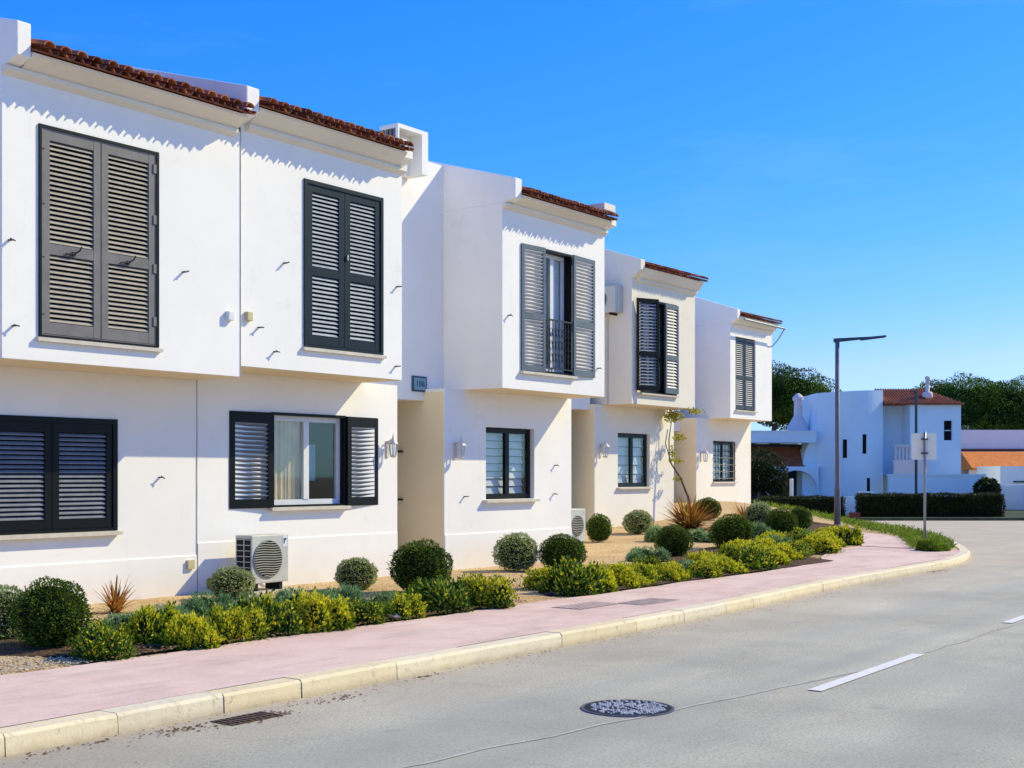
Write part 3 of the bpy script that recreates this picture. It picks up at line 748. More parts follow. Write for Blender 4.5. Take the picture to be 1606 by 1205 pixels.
outer_frame(h2, *up[0], 11.84, 'teal', .05, .02)
a, b, c, d = up[0]; wl = (b - a - .10 - .008) / 2
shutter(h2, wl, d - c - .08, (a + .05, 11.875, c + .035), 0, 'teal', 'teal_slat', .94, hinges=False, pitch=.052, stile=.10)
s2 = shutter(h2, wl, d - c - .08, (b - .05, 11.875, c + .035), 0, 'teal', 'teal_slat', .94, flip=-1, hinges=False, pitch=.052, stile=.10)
mb = MB(); mb.lathe([(.018, 0), (.018, .03)], 0, 0, 8)
kn = MB(); kn.box(-(wl - .02), -(wl - .05), -.065, -.04, 1.15, 1.22); obj('lock', kn, M['steel'], s2, local=True)
sill(h2, a - .03, b + .03, c, 11.84, .05)
a, b, c, d = lo[0]
outer_frame(h2, a, b, c, d, 12.59, 'black', .035, .03, .05)
window(h2, a + .036, b - .036, c + .022, d - .036, 12.645, 'whitepaint', 1, .07, back=[(0, .47, 'curtain', 'curtain')])
mb = MB(); mb.box(a + .80, a + .84, 12.87, 12.9, c + .3, d - .35); mb.box(a + .84, b - .28, 12.88, 12.89, c + .34, d - .4); obj('blue_reflection', mb, M['signblue'], h2)  # blue panel in the room stands in for a reflection on the pane
sill(h2, a - .05, b + .04, c, 12.59, .09)
shutter(h2, .70, 1.24, (a - .005, 12.53, c - .01), PI + R(-4), 'black', 'black_slat', None, hinges=False, top=.14, bot=.12, pitch=.056)
shutter(h2, .70, 1.24, (b + .005, 12.53, c - .01), PI + R(5), 'black', 'black_slat', None, flip=-1, hinges=False, top=.14, bot=.12, pitch=.056)
eaves(h2, 10.62, 13.27, 11.84, zc2, ze2, 2)
parapet(h2, 10.42, 10.62, 11.84, zc2, ze2, 6.19)
parapet(h2, 13.27, 13.45, 11.84, zc2, ze2, 6.02, slope=.2, front=.20)
mb = MB(); mb.prism([(11.843, zc2 - .09), (11.785, zc2 - .055), (11.765, zc2 - .04), (11.765, zc2), (11.843, zc2)], 13.27, 13.455); obj('cornice', mb, M['stucco_aged'], h2)
catches(h2, 11.84, [(11.24, 4.225), (13.34, 4.177), (10.819, 3.388), (11.08, 3.114), (13.314, 3.084)])
mb = MB(); mb.box(10.60, 10.69, 11.785, 11.843, 3.45, 3.56); obj('junction_box', mb, M['copper'], h2, bevel=.008)
# porch side wall and end wall seen in the passage, with gate pins
mb = MB(); mb.box(14.20, 15.27, 14.9, 15.05, -.1, 2.75); obj('porch_wall', mb, M['cream'], h2)
mb = MB()
for z in (1.95, 1.2):
    mb = MB(); mb.box(15.23, 15.275, 13.42, 13.5, z, z + .03); obj('gate_pin', mb, M['iron'], h2)
# rooftop box with open front
rb = thing('rooftop_vent_housing', (14.25, 12.7, 6.3), 'white open fronted rooftop housing with dark slatted side, above the eaves', 'roof vent')
mb = MB(); x0, x1, y0, y1, z0, z1 = 14.25, 14.93, 12.62, 12.98, 6.10, 6.75
mb.box(x0, x1, y0, y1, z1 - .06, z1); mb.box(x1 - .14, x1, y0, y1, z0, z1 - .06); mb.box(x0, x0 + .03, y0, y0 + .05, z0, z1 - .06); mb.box(x0 + .03, x1 - .14, y1 - .12, y1, z0, z1 - .06)
obj('casing', mb, M['stucco'], rb)
mb = MB()
for k in range(5): mb.box(x0 + .002, x0 + .012, y0 + .06 + k * .07, y0 + .10 + k * .07, z0, z1 - .06)
mb.box(x0 + .03, x0 + .04, y0 + .05, y1 - .12, z0, z1 - .06); obj('slatted_side', mb, M['taupe'], rb)
mb = MB(); mb.box(x0 + .04, x0 + .26, y0 + .05, y0 + .22, z0, z0 + .46); obj('control_box', mb, M['whitepaint'], rb)
# ---- house 3
h3 = thing('row_house', (17.2, 12.6, 0), 'white row house with grey upper shutters folded open on a french window and iron rail', 'house', group='white row houses along the street')
zc3, ze3 = 5.735, 5.83
up = [(16.80, 17.60, 3.225, 5.19)]; lo = [(16.314, 17.639, 1.205, 2.363)]
volume('upper_wall', h3, 15.754, 18.64, 11.84, 19, 2.925, zc3, up)
volume('lower_wall', h3, 15.279, 18.747, 12.59, 19, -.1, 2.921, lo)
soffit(h3, 15.76, 18.63, 11.86, 12.58, 2.925)
plinth(h3, 15.285, 18.74, 12.59, .69)
mb = MB(); mb.box(15.273, 15.279, 12.61, 14.9, -.05, 2.87); obj('passage_side', mb, M['cream'], h3)
room(h3, up[0], 11.84, back=1.5); room(h3, lo[0], 12.59, back=.8)
a, b, c, d = up[0]
outer_frame(h3, a - .002, b + .002, c, d, 11.84, 'black', .04, .03, .1)
window(h3, a + .03, b - .03, c + .02, d - .04, 11.94, 'whitepaint', 1, .06, back=[(.5, 1, 'blind', 'curtain')])
shutter(h3, .57, d - c, (a - .003, 11.765, c), PI + R(-5), 'grey', 'grey_slat', .86, hinges=False, pitch=.055, stile=.06, top=.07, bot=.09)
shutter(h3, .71, d - c, (b + .003, 11.765, c), PI + R(4), 'grey', 'grey_slat', .86, flip=-1, hinges=False, pitch=.055, stile=.07, top=.07, bot=.10)
mb = MB(); yr = 11.78; zt_ = c + .86
mb.box(a, b, yr, yr + .03, zt_ - .025, zt_); mb.box(a, b, yr, yr + .02, c + .06, c + .08)
for k in range(9):
    x = a + .05 + k * (b - a - .1) / 8; mb.tube([(x, yr + .01, c + .07), (x, yr + .01, zt_ - .02)], .007, 5)
for k in range(8):
    x = a + .05 + (k + .5) * (b - a - .1) / 8
    for zz in (c + .25, c + .45, c + .65):
        mb.tube([(x + .035 * math.cos(q * PI / 4), yr + .01, zz + .07 * math.sin(q * PI / 4)) for q in range(9)], .005, 4, False)
obj('iron_railing', mb, M['iron'], h3)
sill(h3, a - .6, b + .12, c - .005, 11.84, .07)
a, b, c, d = lo[0]
window(h3, a + .01, b - .01, c + .01, d - .01, 12.67, 'black', 1, .075, back=[(0, 1, 'blind', .14)])
sill(h3, a - .08, b + .04, c, 12.59, .09)
eaves(h3, 15.93, 18.48, 11.84, zc3, ze3, 3, .17)
parapet(h3, 15.754, 15.93, 11.84, zc3, ze3, 6.09)
parapet(h3, 18.48, 18.64, 11.84, zc3, ze3, 5.93, slope=.2)
for x0_, x1_ in ((15.751, 15.93), (18.48, 18.643)): ledge(h3, x0_, x1_, 11.84, zc3)
mb = MB(); mb.box(18.1, 18.45, 11.5, 11.8, 5.98, 6.10); obj('roof_cap', mb, M['stucco_aged'], h3, bevel=.01)
catches(h3, 11.84, [(15.90, 4.037), (18.42, 3.394)]); catches(h3, 12.59, [(15.762, 1.263), (18.2, 1.274), (18.24, 1.763)])
# ---- house 4 (set back) and the wing that ties it to house 3
h4 = thing('row_house', (27.4, 16.5, 0), 'cream white row house set back, dark shutters half open above a bare lower window', 'house', group='white row houses along the street')
zc4, ze4 = 6.19, 6.40
up = [(26.35, 27.62, 3.54, 5.76)]; lo = [(26.575, 28.08, 1.30, 2.615)]
volume('upper_wall', h4, 25.9, 28.95, 15.7, 22, 3.26, zc4, up, 'stucco_aged')
volume('lower_wall', h4, 25.55, 29.3, 16.5, 22, -.1, 3.256, lo, 'stucco_warm')
volume('link_wall', h4, 18.76, 25.54, 16.62, 22, 3.12, 6.5, [])
mb = MB(); mb.box(18.76, 24.75, 16.62, 16.8, -.1, 3.12); obj('link_base', mb, M['stucco_warm'], h4); mb = MB(); mb.box(24.75, 25.54, 18.4, 18.5, -.1, 3.12); obj('porch_wall', mb, M['cream'], h4)
mb = MB(); mb.box(25.544, 25.55, 16.52, 18.4, -.1, 3.25); obj('passage_side', mb, M['cream'], h4)
mb = MB(); mb.box(24.78, 24.95, 16.59, 16.62, 3.42, 3.47); obj('wall_slot', mb, M['dark'], h4)
soffit(h4, 25.91, 28.94, 15.72, 16.49, 3.26)
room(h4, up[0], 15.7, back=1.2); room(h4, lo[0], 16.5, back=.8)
a, b, c, d = up[0]
outer_frame(h4, a - .03, b + .36, c, d, 15.7, 'black', .05, .03, .1)
window(h4, a + .03, b - .03, c + .02, d - .04, 15.8, 'teal', 1, .06)
shutter(h4, .62, d - c - .06, (a - .31, 15.66, c + .03), R(-24), 'black', 'black_slat', .86, hinges=False, pitch=.075, stile=.06)
shutter(h4, .63, d - c - .06, (b + .33, 15.64, c + .03), 0, 'grey', 'grey_slat', .86, flip=-1, hinges=False, pitch=.075, stile=.06)
sill(h4, a - .3, b + .4, c, 15.7, .07)
a, b, c, d = lo[0]
window(h4, a + .01, b - .01, c + .01, d - .01, 16.58, 'teal', 1, .09, back=[(0, 1, 'blind', .22)])
sill(h4, a - .05, b + .05, c, 16.5, .08)
eaves(h4, 26.1, 28.95, 15.7, zc4, ze4, 5)
parapet(h4, 25.9, 26.1, 15.7, zc4, ze4, 6.60, 'stucco_aged', slope=.34)
mb = MB(); mb.tube([(25.885, 16.35, 3.27), (25.885, 16.35, 5.4)], .02, 6); obj('pipe', mb, M['plastic'], h4)
# ---- house 5
h5 = thing('row_house', (37.6, 19.1, 0), 'white row house farthest along, grey glazed upper window and barred lower window', 'house', group='white row houses along the street')
zc5, ze5 = 6.28, 6.48
up = [(36.55, 37.95, 3.63, 5.91)]; lo = [(36.49, 38.02, 1.38, 2.67)]
volume('upper_wall', h5, 36.2, 39.15, 18.4, 26, 3.36, zc5, up)
volume('lower_wall', h5, 35.4, 39.15, 19.15, 26, -.1, 3.356, lo, 'stucco_warm')
volume('link_wall', h5, 29.31, 35.39, 19.7, 26, 2.95, 6.6, [])
mb = MB(); mb.box(29.31, 34.5, 19.7, 19.85, -.1, 2.95); obj('link_base', mb, M['stucco_warm'], h5); mb = MB(); mb.box(34.5, 35.39, 21.4, 21.5, -.1, 2.95); obj('porch_wall', mb, M['cream'], h5)
mb = MB(); mb.box(35.394, 35.4, 19.17, 21.4, -.1, 3.35); obj('passage_side', mb, M['cream'], h5)
soffit(h5, 36.21, 39.14, 18.42, 19.14, 3.36)
room(h5, up[0], 18.4, back=1.2); room(h5, lo[0], 19.15, back=.8)
a, b, c, d = up[0]
window(h5, a + .01, b - .01, c + .01, d - .01, 18.50, 'black', 1, .07)
for fl_, xh_ in ((1, a + .03), (-1, b - .03)): shutter(h5, (b - a) / 2 - .05, d - c - .06, (xh_, 18.47, c + .03), 0, 'darkgrey', 'midgrey', 1.0, flip=fl_, hinges=False, pitch=.06, stile=.07)
sill(h5, a - .05, b + .05, c, 18.4, .07)
a, b, c, d = lo[0]
window(h5, a + .01, b - .01, c + .01, d - .01, 19.23, 'black', 1, .06, back=[(0, 1, 'blind', .2)])
mb = MB()
for k in range(7): x = a + (b - a) * (k + .5) / 7; mb.tube([(x, 19.12, c), (x, 19.12, d)], .012, 5)
for k in range(6): z = c + (d - c) * (k + .5) / 6; mb.tube([(a, 19.12, z), (b, 19.12, z)], .012, 5)
obj('window_grille', mb, M['iron'], h5)
sill(h5, a - .05, b + .05, c, 19.15, .07)
eaves(h5, 36.4, 39.15, 18.4, zc5, ze5, 6)
parapet(h5, 36.2, 36.4, 18.4, zc5, ze5, 6.70, slope=.34)
mb = MB(); mb.tube([(39.18, 18.45, 5.75), (39.25, 18.2, 6.05), (39.3, 18.02, 6.36)], .02, 6); mb.tube([(36.4, 18.02, 6.40), (39.35, 18.02, 6.37)], .035, 8); obj('gutter', mb, M['steel'], h5)
# garden store beam end between house 4 and 5
# ------------------------------------------------------------------ wall things
def lantern(x, y, z, s_, label):
    t = thing('wall_lantern', (x, y, z), label, 'wall lantern', group='white wall lanterns beside the doors')
    mb = MB(); mb.box(x - .03 * s_, x + .03 * s_, y - .02, y - .001, z - .16 * s_, z + .1 * s_); mb.tube([(x, y - .01, z + .06 * s_), (x, y - .07 * s_, z + .12 * s_), (x, y - .13 * s_, z + .10 * s_)], .012 * s_, 6); obj('bracket', mb, M['lamp'], t)
    yc = y - .13 * s_
    mb = MB(); mb.lathe([(.004, z + .22 * s_), (.012, z + .17 * s_), (.03, z + .12 * s_), (.085 * s_, z + .055 * s_), (.085 * s_, z + .045 * s_)][::-1], x, yc, 6); obj('cap', mb, M['lamp'], t)
    mb = MB()
    for k in range(6):
        a = PI / 3 * k + PI / 6; mb.tube([(x + .07 * s_ * math.cos(a), yc + .07 * s_ * math.sin(a), z + .05 * s_), (x + .05 * s_ * math.cos(a), yc + .05 * s_ * math.sin(a), z - .13 * s_)], .008 * s_, 5)
    mb.lathe([(.02, z - .17 * s_), (.055 * s_, z - .15 * s_), (.055 * s_, z - .13 * s_)], x, yc, 6); obj('cage', mb, M['lamp'], t)
    mb = MB(); mb.lathe([(.045 * s_, z - .13 * s_), (.062 * s_, z + .045 * s_)], x, yc, 6); obj('lantern_glass', mb, M['glass'], t)
    return t
lantern(15.53, 12.59, 2.0, .95, 'white wall lantern lowest in shade, between the passage and the blind window')
lantern(13.98, 12.59, 2.0, .9, 'white wall lantern just right of the open black shutter')
lantern(25.78, 16.5, 2.2, 1.2, 'small white wall lantern left of the set back house window')
lantern(35.7, 19.15, 2.2, 1.2, 'tiny white wall lantern on the farthest row house')
t = thing('number_sign', (15.15, 13.0, 2.99), 'square blue number tile in a dark frame on the shaded wall', 'house number')
x0, x1, z0, z1 = 14.985, 15.325, 2.875, 3.115
mb = MB(); mb.box(x0, x1, 12.975, 12.999, z0, z1); obj('frame', mb, M['signdark'], t, bevel=.005)
mb = MB(); mb.box(x0 + .035, x1 - .035, 12.968, 12.976, z0 + .03, z1 - .03); obj('plate', mb, M['signblue'], t)
def text(body, size, loc, rot, m, par, name='lettering'):
    cu = bpy.data.curves.new(name, 'FONT'); cu.body = body; cu.size = size; cu.extrude = .001; cu.align_x = 'CENTER'; cu.align_y = 'CENTER'
    tmp = bpy.data.objects.new('tmp', cu); col.objects.link(tmp)
    bpy.context.view_layer.update(); dg = bpy.context.evaluated_depsgraph_get()
    me = bpy.data.meshes.new_from_object(tmp.evaluated_get(dg)); bpy.data.objects.remove(tmp)
    o = bpy.data.objects.new(name, me); col.objects.link(o); me.materials.clear(); me.materials.append(m)
    o.parent = par; o.location = Vector(loc) - ORI[par.name]; o.rotation_euler = rot; return o
text('106', .14, (15.155, 12.965, 2.995), (PI / 2, 0, 0), M['signdark'], t)

def rbox(mb, x0, x1, y0, y1, z0, z1): mb.box(x0, x1, y0, y1, z0, z1)
def aircon(loc, rz, W, H, Dp, label, logo=True, legs=True, fan=True, name='air_conditioner'):
    """Outdoor unit: local x width, -y front."""
    t = thing(name, loc, label, 'air conditioner', rz=rz, group='outdoor air conditioning units')
    mb = MB(); mb.box(0, W, 0, Dp, 0, H); body = obj('casing', mb, M['plastic'], t, local=True, bevel=.012)
    cx, cz, r = W * .43, H * .5, min(W, H) * .40
    mb = MB(); n = 28
    for k in range(n):
        a0, a1 = 2 * PI * k / n, 2 * PI * (k + 1) / n
        for (ra, rb_) in ((r, r * .955),):
            p = lambda a, q, y: (cx + q * math.cos(a), y, cz + q * math.sin(a))
            mb.poly([p(a0, ra, -.012), p(a1, ra, -.012), p(a1, rb_, -.016), p(a0, rb_, -.016)])
            mb.poly([p(a0, ra, .001), p(a1, ra, .001), p(a1, ra, -.012), p(a0, ra, -.012)])
    obj('fan_rim', mb, M['plastic_d'], t, local=True)
    mb = MB(); mb.poly([(cx + r * .95 * math.cos(2 * PI * k / n), -.003, cz + r * .95 * math.sin(2 * PI * k / n)) for k in range(n)]); obj('fan_shadow', mb, M['castdark'], t, local=True)
    mb = MB()
    k = -r * .9
    while k < r * .92:
        hw = math.sqrt(max(0, (r * .95) ** 2 - k * k)); m_ = 10
        pts = [(cx - hw + 2 * hw * q / m_, -.014 - .004 * math.sin(q / m_ * PI), cz + k + .006 * math.sin(q / m_ * 2 * PI)) for q in range(m_ + 1)]
        mb.tube(pts, .0085, 4); k += .030
    obj('fan_grille', mb, M['plastic_d'], t, local=True)
    mb = MB(); mb.box(-.004, .001, .02, Dp * .42, H * .10, H * .93); mb.box(-.004, .001, Dp * .5, Dp * .9, H * .10, H * .93); obj('coil', mb, M['castdark'], t, local=True)
    mb = MB()
    for q in range(8): mb.box(-.009, -.004, .02, Dp * .9, H * (.10 + q * .115), H * (.10 + q * .115) + .008)
    obj('side_grille', mb, M['plastic'], t, local=True)
    if logo:
        mb = MB(); x, z = W * .90, H * .86
        mb.prismy([(x - .025, z - .035), (x - .008, z - .035), (x - .003, z + .03), (x - .025, z + .035)], -.004, .0005)
        mb.prismy([(x - .001, z + .005), (x + .022, z + .012), (x + .028, z + .035), (x + .001, z + .035)], -.004, .0005)
        obj('maker_mark', mb, M['logo'], t, local=True)
        mb = MB(); mb.box(W * .84, W * .96, -.002, .0004, H * .74, H * .97); obj('label_patch', mb, M['blind'], t, local=True)
    if legs:
        for x in (W * .12, W * .78):
            mb = MB(); mb.box(x, x + .05, .02, Dp - .02, -legs, 0); obj('foot', mb, M['castdark'], t, local=True)
    return t
aircon((10.93, 12.08, .25), 0, .62, .60, .30, 'ivory outdoor air conditioner with a round fan grille under the open window', legs=.10)
t = bpy.data.objects['air_conditioner']
mb = MB(); mb.tube([(.63, .22, .40), (.70, .25, .42), (.74, .42, .46), (.74, .505, .50)], .018, 6); mb.tube([(.63, .2, .30), (.69, .22, .26), (.72, .4, .1), (.72, .48, -.1)], .012, 6); obj('refrigerant_pipe', mb, M['whitepaint'], t, local=True)
mb = MB(); mb.box(10.85, 11.65, 12.05, 12.5, .10, .155); t = obj('concrete_pad', mb, M['stone']); tag(t, 'pale slab under the ivory air conditioner', 'concrete pad')
aircon((18.79, 12.62, .42), 0, .46, .58, .30, 'air conditioner standing on legs in the gap behind a dark round bush', logo=False, legs=.36)
aircon((25.56, 16.78, 5.38), -PI / 2, .84, .62, .33, 'air conditioner bracketed high on the shaded side wall', logo=False, legs=.05)

# ------------------------------------------------------------------ foliage
def rdir(r):
    while True:
        v = Vector((r.uniform(-1, 1), r.uniform(-1, 1), r.uniform(-1, 1)))
        if .05 < v.length < 1: return v.normalized()
def leaf(mb, p, d, up, L, W, r):
    """One folded leaf: a rhombus bent along the rib."""
    d = d.normalized(); s_ = d.cross(up)
    if s_.length < .01: s_ = d.cross(Vector((1, .3, 0)))
    s_.normalize(); n = s_.cross(d).normalized()
    b = len(mb.v); q = p + d * L * .5
    mb.v += [tuple(p), tuple(q + s_ * W * .5 + n * W * .12), tuple(p + d * L), tuple(q - s_ * W * .5 + n * W * .12)]
    mb.f.append((b, b + 1, b + 2, b + 3)); mb.mi.append(mb.m)
def ico(mb, c, rx, ry, rz, seed=0, rough=.06, sub=3, m=1, zmin=None):
    import bmesh
    bm = bmesh.new(); bmesh.ops.create_icosphere(bm, subdivisions=sub, radius=1)
    b = len(mb.v)
    for v in bm.verts:
        k = 1 + rough * noise.noise(v.co * 2.3 + Vector((seed, 0, 0))) * 2
        q = Vector((c[0] + v.co.x * rx * k, c[1] + v.co.y * ry * k, c[2] + v.co.z * rz * k))
        if zmin is not None: q.z = max(q.z, zmin)
        mb.v.append(tuple(q))
    for f in bm.faces: mb.f.append(tuple(b + v.index for v in f.verts)); mb.mi.append(m)
    bm.free()
def ball_mesh(name, seed, leafm, n=5200, L=.030, flat=1.0, loose=.03):
    """Clipped ball, unit radius 1 in x/y, height 2*flat, resting on z=0; leaves sized for r about .35."""
    r = random.Random(seed); mb = MB(); mb.m = 0
    Lu = L / .33
    for _ in range(n):
        d = rdir(r)
        if d.z < -.88: continue
        k = 1 + .12 * noise.noise(d * 2.2 + Vector((seed * 3.1, 0, 0))) + .09 * noise.noise(d * 6 + Vector((0, seed, 0)))
        if noise.noise(d * 5 + Vector((seed, seed, 0))) < -.42: continue
        if d.z < -.35: k *= 1 - (-.35 - d.z) * .12
        p = d * k * (1 - abs(r.gauss(0, .055)) + (loose * r.random() if r.random() < .3 else 0))
        p = Vector((p.x, p.y, (p.z * flat + flat * .97)))
        dd = (d * .75 + rdir(r) * .8 + Vector((0, 0, .25))).normalized()
        leaf(mb, p, dd, rdir(r), Lu * r.uniform(.6, 1.25), Lu * r.uniform(.35, .55), r)
    for _ in range(26):
        d = rdir(r); d.z = abs(d.z); b0 = Vector((d.x, d.y, (d.z + .97) * flat)) * .98
        for q in range(5): leaf(mb, b0 + d * .03 * q, (d + rdir(r) * .7).normalized(), rdir(r), Lu * r.uniform(.7, 1.2), Lu * .45, r)
    ico(mb, (0, 0, flat * .97), .86, .86, .86 * flat, seed, .05)
    me_o = obj(name, mb, [leafm, M['core']]); me = me_o.data; bpy.data.objects.remove(me_o); return me
def mound_mesh(name, seed, leafm, tipm, n=2600, L=.045, Wf=.4, tip=.25, lobes=7, spiky=.3, core='core2'):
    """Low spreading bush of several lobes, radius about 1, height about 1, resting on z=0."""
    r = random.Random(seed); mb = MB(); Ls = L / .3
    lob = []
    for i in range(lobes):
        a = 2 * PI * i / lobes + r.uniform(-.4, .4); q = r.uniform(.4, .8) if i else 0
        lob.append((Vector((q * math.cos(a), q * math.sin(a), 0)), r.uniform(.26, .48), r.uniform(.35, .9)))
    lob.append((Vector((0, 0, 0)), .6, .92))
    for c, rr, hh in lob:
        for _ in range(n // len(lob)):
            d = rdir(r); d.z = abs(d.z) if r.random() < .93 else d.z * .2
            k = 1 + .16 * noise.noise(d * 3 + c * 4 + Vector((seed, 0, 0)))
            p = c + Vector((d.x * rr * k, d.y * rr * k, max(.01, d.z * hh * k))) * (1 - abs(r.gauss(0, .10)))
            mb.m = 2 if (d.z > .25 and r.random() < tip) else 0
            dd = (d * .8 + rdir(r) * .75 + Vector((0, 0, spiky + .15))).normalized()
            leaf(mb, p, dd, rdir(r), Ls * r.uniform(.6, 1.35), Ls * Wf * r.uniform(.7, 1.3), r)
        # shoots that stick out past the outline
        for _ in range(9):
            d = rdir(r); d.z = abs(d.z) + .3; d.normalize(); base = c + Vector((d.x * rr, d.y * rr, d.z * hh)) * .9
            for q in range(8):
                pp = base + d * (.05 + .018 * q) * 1.3
                mb.m = 2 if r.random() < tip else 0
                leaf(mb, pp, (d + rdir(r) * .8).normalized(), rdir(r), Ls * r.uniform(.5, 1), Ls * Wf, r)
        ico(mb, (c.x, c.y, hh * .1), rr * .82, rr * .82, hh * .74, seed, .08, 2, 1, 0)
    o = obj(name, mb, [leafm, M[core], tipm]); me = o.data; bpy.data.objects.remove(o); return me
def spiky_mesh(name, seed, n=150, m='L_bronze'):
    r = random.Random(seed); mb = MB()
    for i in range(n):
        a = r.uniform(0, 2 * PI); el = r.uniform(.08, 1.3) ** .9; ln = r.uniform(.7, 1.12)
        d = Vector((math.cos(a) * math.cos(el), math.sin(a) * math.cos(el), math.sin(el))); p = Vector((r.uniform(-.08, .08), r.uniform(-.08, .08), .02))
        s_ = d.cross(Vector((0, 0, 1))).normalized(); W = r.uniform(.016, .030); seg = 5; b = len(mb.v)
        for k in range(seg + 1):
            u = k / seg; q = p + d * ln * u - Vector((0, 0, 1)) * (.32 * ln * math.cos(el) * u * u); ww = W * (1 - u ** 2.2) + .002
            mb.v += [tuple(q + s_ * ww), tuple(q - s_ * ww)]
        for k in range(seg):
            mb.f.append((b + 2 * k, b + 2 * k + 1, b + 2 * k + 3, b + 2 * k + 2)); mb.mi.append(0)
    o = obj(name, mb, [M[m]]); me = o.data; bpy.data.objects.remove(o); return me
ME = {}
ME['A'] = [ball_mesh('pale_ball', 11 + i, M['L_pale'], 5600, .036, 1, .05) for i in range(2)]
ME['B'] = [ball_mesh('dark_ball', 21 + i, M['L_dark'], 7600, .028, 1, .02) for i in range(3)]
ME['Y'] = [mound_mesh('spreading', 31 + i, M['L_green'] if i % 2 else M['L_deep'], M['L_yellow'], 4400, .036 + .004 * (i % 3), .45, (.25, .5, .12, .6, .3, .45)[i], 6 + i % 3) for i in range(6)]
ME['G'] = [mound_mesh('golden', 36 + i, M['L_green'], M['L_yellow'], 5200, .040, .5, .8, 8) for i in range(3)]
ME['C'] = [mound_mesh('greyleaf', 41 + i, M['L_blue'], M['L_blue'], 5200, .050, .16, .2, 6, .7) for i in range(3)]
ME['S'] = [spiky_mesh('spiky', 51 + i, 90 + 260 * i) for i in range(2)]
ME['M'] = [mound_mesh('lime', 61, M['L_grass'], M['L_grass'], 5200, .05, .2, .3, 5, .6)]
def plant(kind, i, x, y, wd, h, name, label, cat, group, seed):
    o = bpy.data.objects.new(name, ME[kind][i % len(ME[kind])]); col.objects.link(o)
    r = random.Random(seed)
    z = g(x, y) + .0
    if kind in 'AB': s_ = (wd / 2 * r.uniform(.97, 1.06), wd / 2 * r.uniform(.94, 1.08), h / 2)
    elif kind == 'S': s_ = (wd / 2 * 1.12, wd / 2 * 1.12, h * 1.0)
    else: s_ = (wd / 2 * r.uniform(1.0, 1.4), wd / 2 * r.uniform(.95, 1.45), h * r.uniform(.72, 1.0))
    o.location = (x, y, z - .01); o.scale = s_; o.rotation_euler = (r.uniform(-.08, .08), r.uniform(-.08, .08), r.uniform(0, 6.28))
    tag(o, label, cat, group); return o
GB, GL, GG, GS = 'clipped ball shrubs in the front garden', 'low yellow tipped shrubs edging the pavement', 'low grey green cushion shrubs', 'spiky bronze plants'
balls = [
 ('A', 6.56, 10.47, .44, .49, 'pale clipped ball shrub cut off by the left edge of the photo'),
 ('B', 6.46, 9.60, .61, .60, 'large dark clipped ball shrub nearest at the left end of the garden'),
 ('A', 10.33, 11.75, .50, .39, 'small pale ball shrub in front of the ivory air conditioner'),
 ('A', 12.1, 11.43, .50, .42, 'small pale ball shrub under the open black shutter window'),
 ('B', 12.25, 10.45, .80, .66, 'large dark ball shrub in front of the beige passage'),
 ('A', 15.94, 11.72, .62, .59, 'pale grey green ball shrub against the wall beneath the blind window'),
 ('B', 16.38, 11.16, .66, .57, 'dark ball shrub right beside the pale one under the blind window'),
 ('B', 22.82, 14.63, .55, .60, 'dark upright ball shrub beside the slim air conditioner'),
 ('A', 25.19, 15.09, .60, .55, 'pale ball shrub standing by the wall of the set back house'),
 ('B', 20.3, 11.43, .66, .57, 'dark ball shrub in front of the big bronze spiky plant'),
 ('B', 29.61, 15.67, .65, .58, 'dark ball shrub just behind and right of the bronze spiky plant'),
 ('B', 23.0, 11.64, .84, .68, 'largest dark ball shrub in the far half of the garden'),
 ('B', 27.12, 12.52, .69, .63, 'round dark ball shrub below the corner of the farthest house'),
 ('B', 28.72, 12.78, .56, .60, 'green ball shrub last in the row toward the lamp post'),
 ('A', 28.82, 13.85, .68, .63, 'pale mottled ball shrub behind the far ball shrubs')]
for i, (k, x, y, wd, h, lab) in enumerate(balls): plant(k, i, x, y, wd, h, 'ball_shrub', lab, 'ball shrub', GB, i)
for i, (x, y, wd, h, lab) in enumerate([(8.57, 11.59, .75, .48, 'sparse spiky reddish plant against the wall behind the first shrubs'), (27.0, 14.8, 1.85, .95, 'big spiky orange bronze plant at the foot of the set back house'), (29.44, 14.57, 1.3, .72, 'spiky golden bronze plant by the farthest house')]):
    plant('S', i, x, y, wd, h, 'spiky_plant', lab, 'spiky plant', GS, 70 + i)
near = [(6.39, 8.87, .54, .33, 'bright green low shrub at the left tip of the bed before the large dark ball'), (7.14, 9.18, .52, .36, 'low green shrub second along the near bed behind the edging'),
 (7.28, 8.80, .44, .39, 'low yellow green shrub at the pavement edge, third along the near bed'), (7.79, 8.84, .40, .36, 'narrow low green shrub fourth along the near bed'),
 (8.21, 8.89, .49, .43, 'taller dark green low shrub in the near bed below the small pale ball'), (8.8, 8.89, .58, .40, 'low shrub with yellow flower tips in the middle of the near bed'),
 (9.38, 8.86, .48, .35, 'low green shrub next right of the yellow tipped one in the near bed'), (10.07, 8.84, .46, .28, 'lowest flat green shrub of the near bed'),
 (10.76, 8.94, .56, .40, 'green low shrub in front of the large dark ball by the passage'), (11.35, 8.85, .59, .45, 'dense green shrub ending the near bed at the gravel gap')]
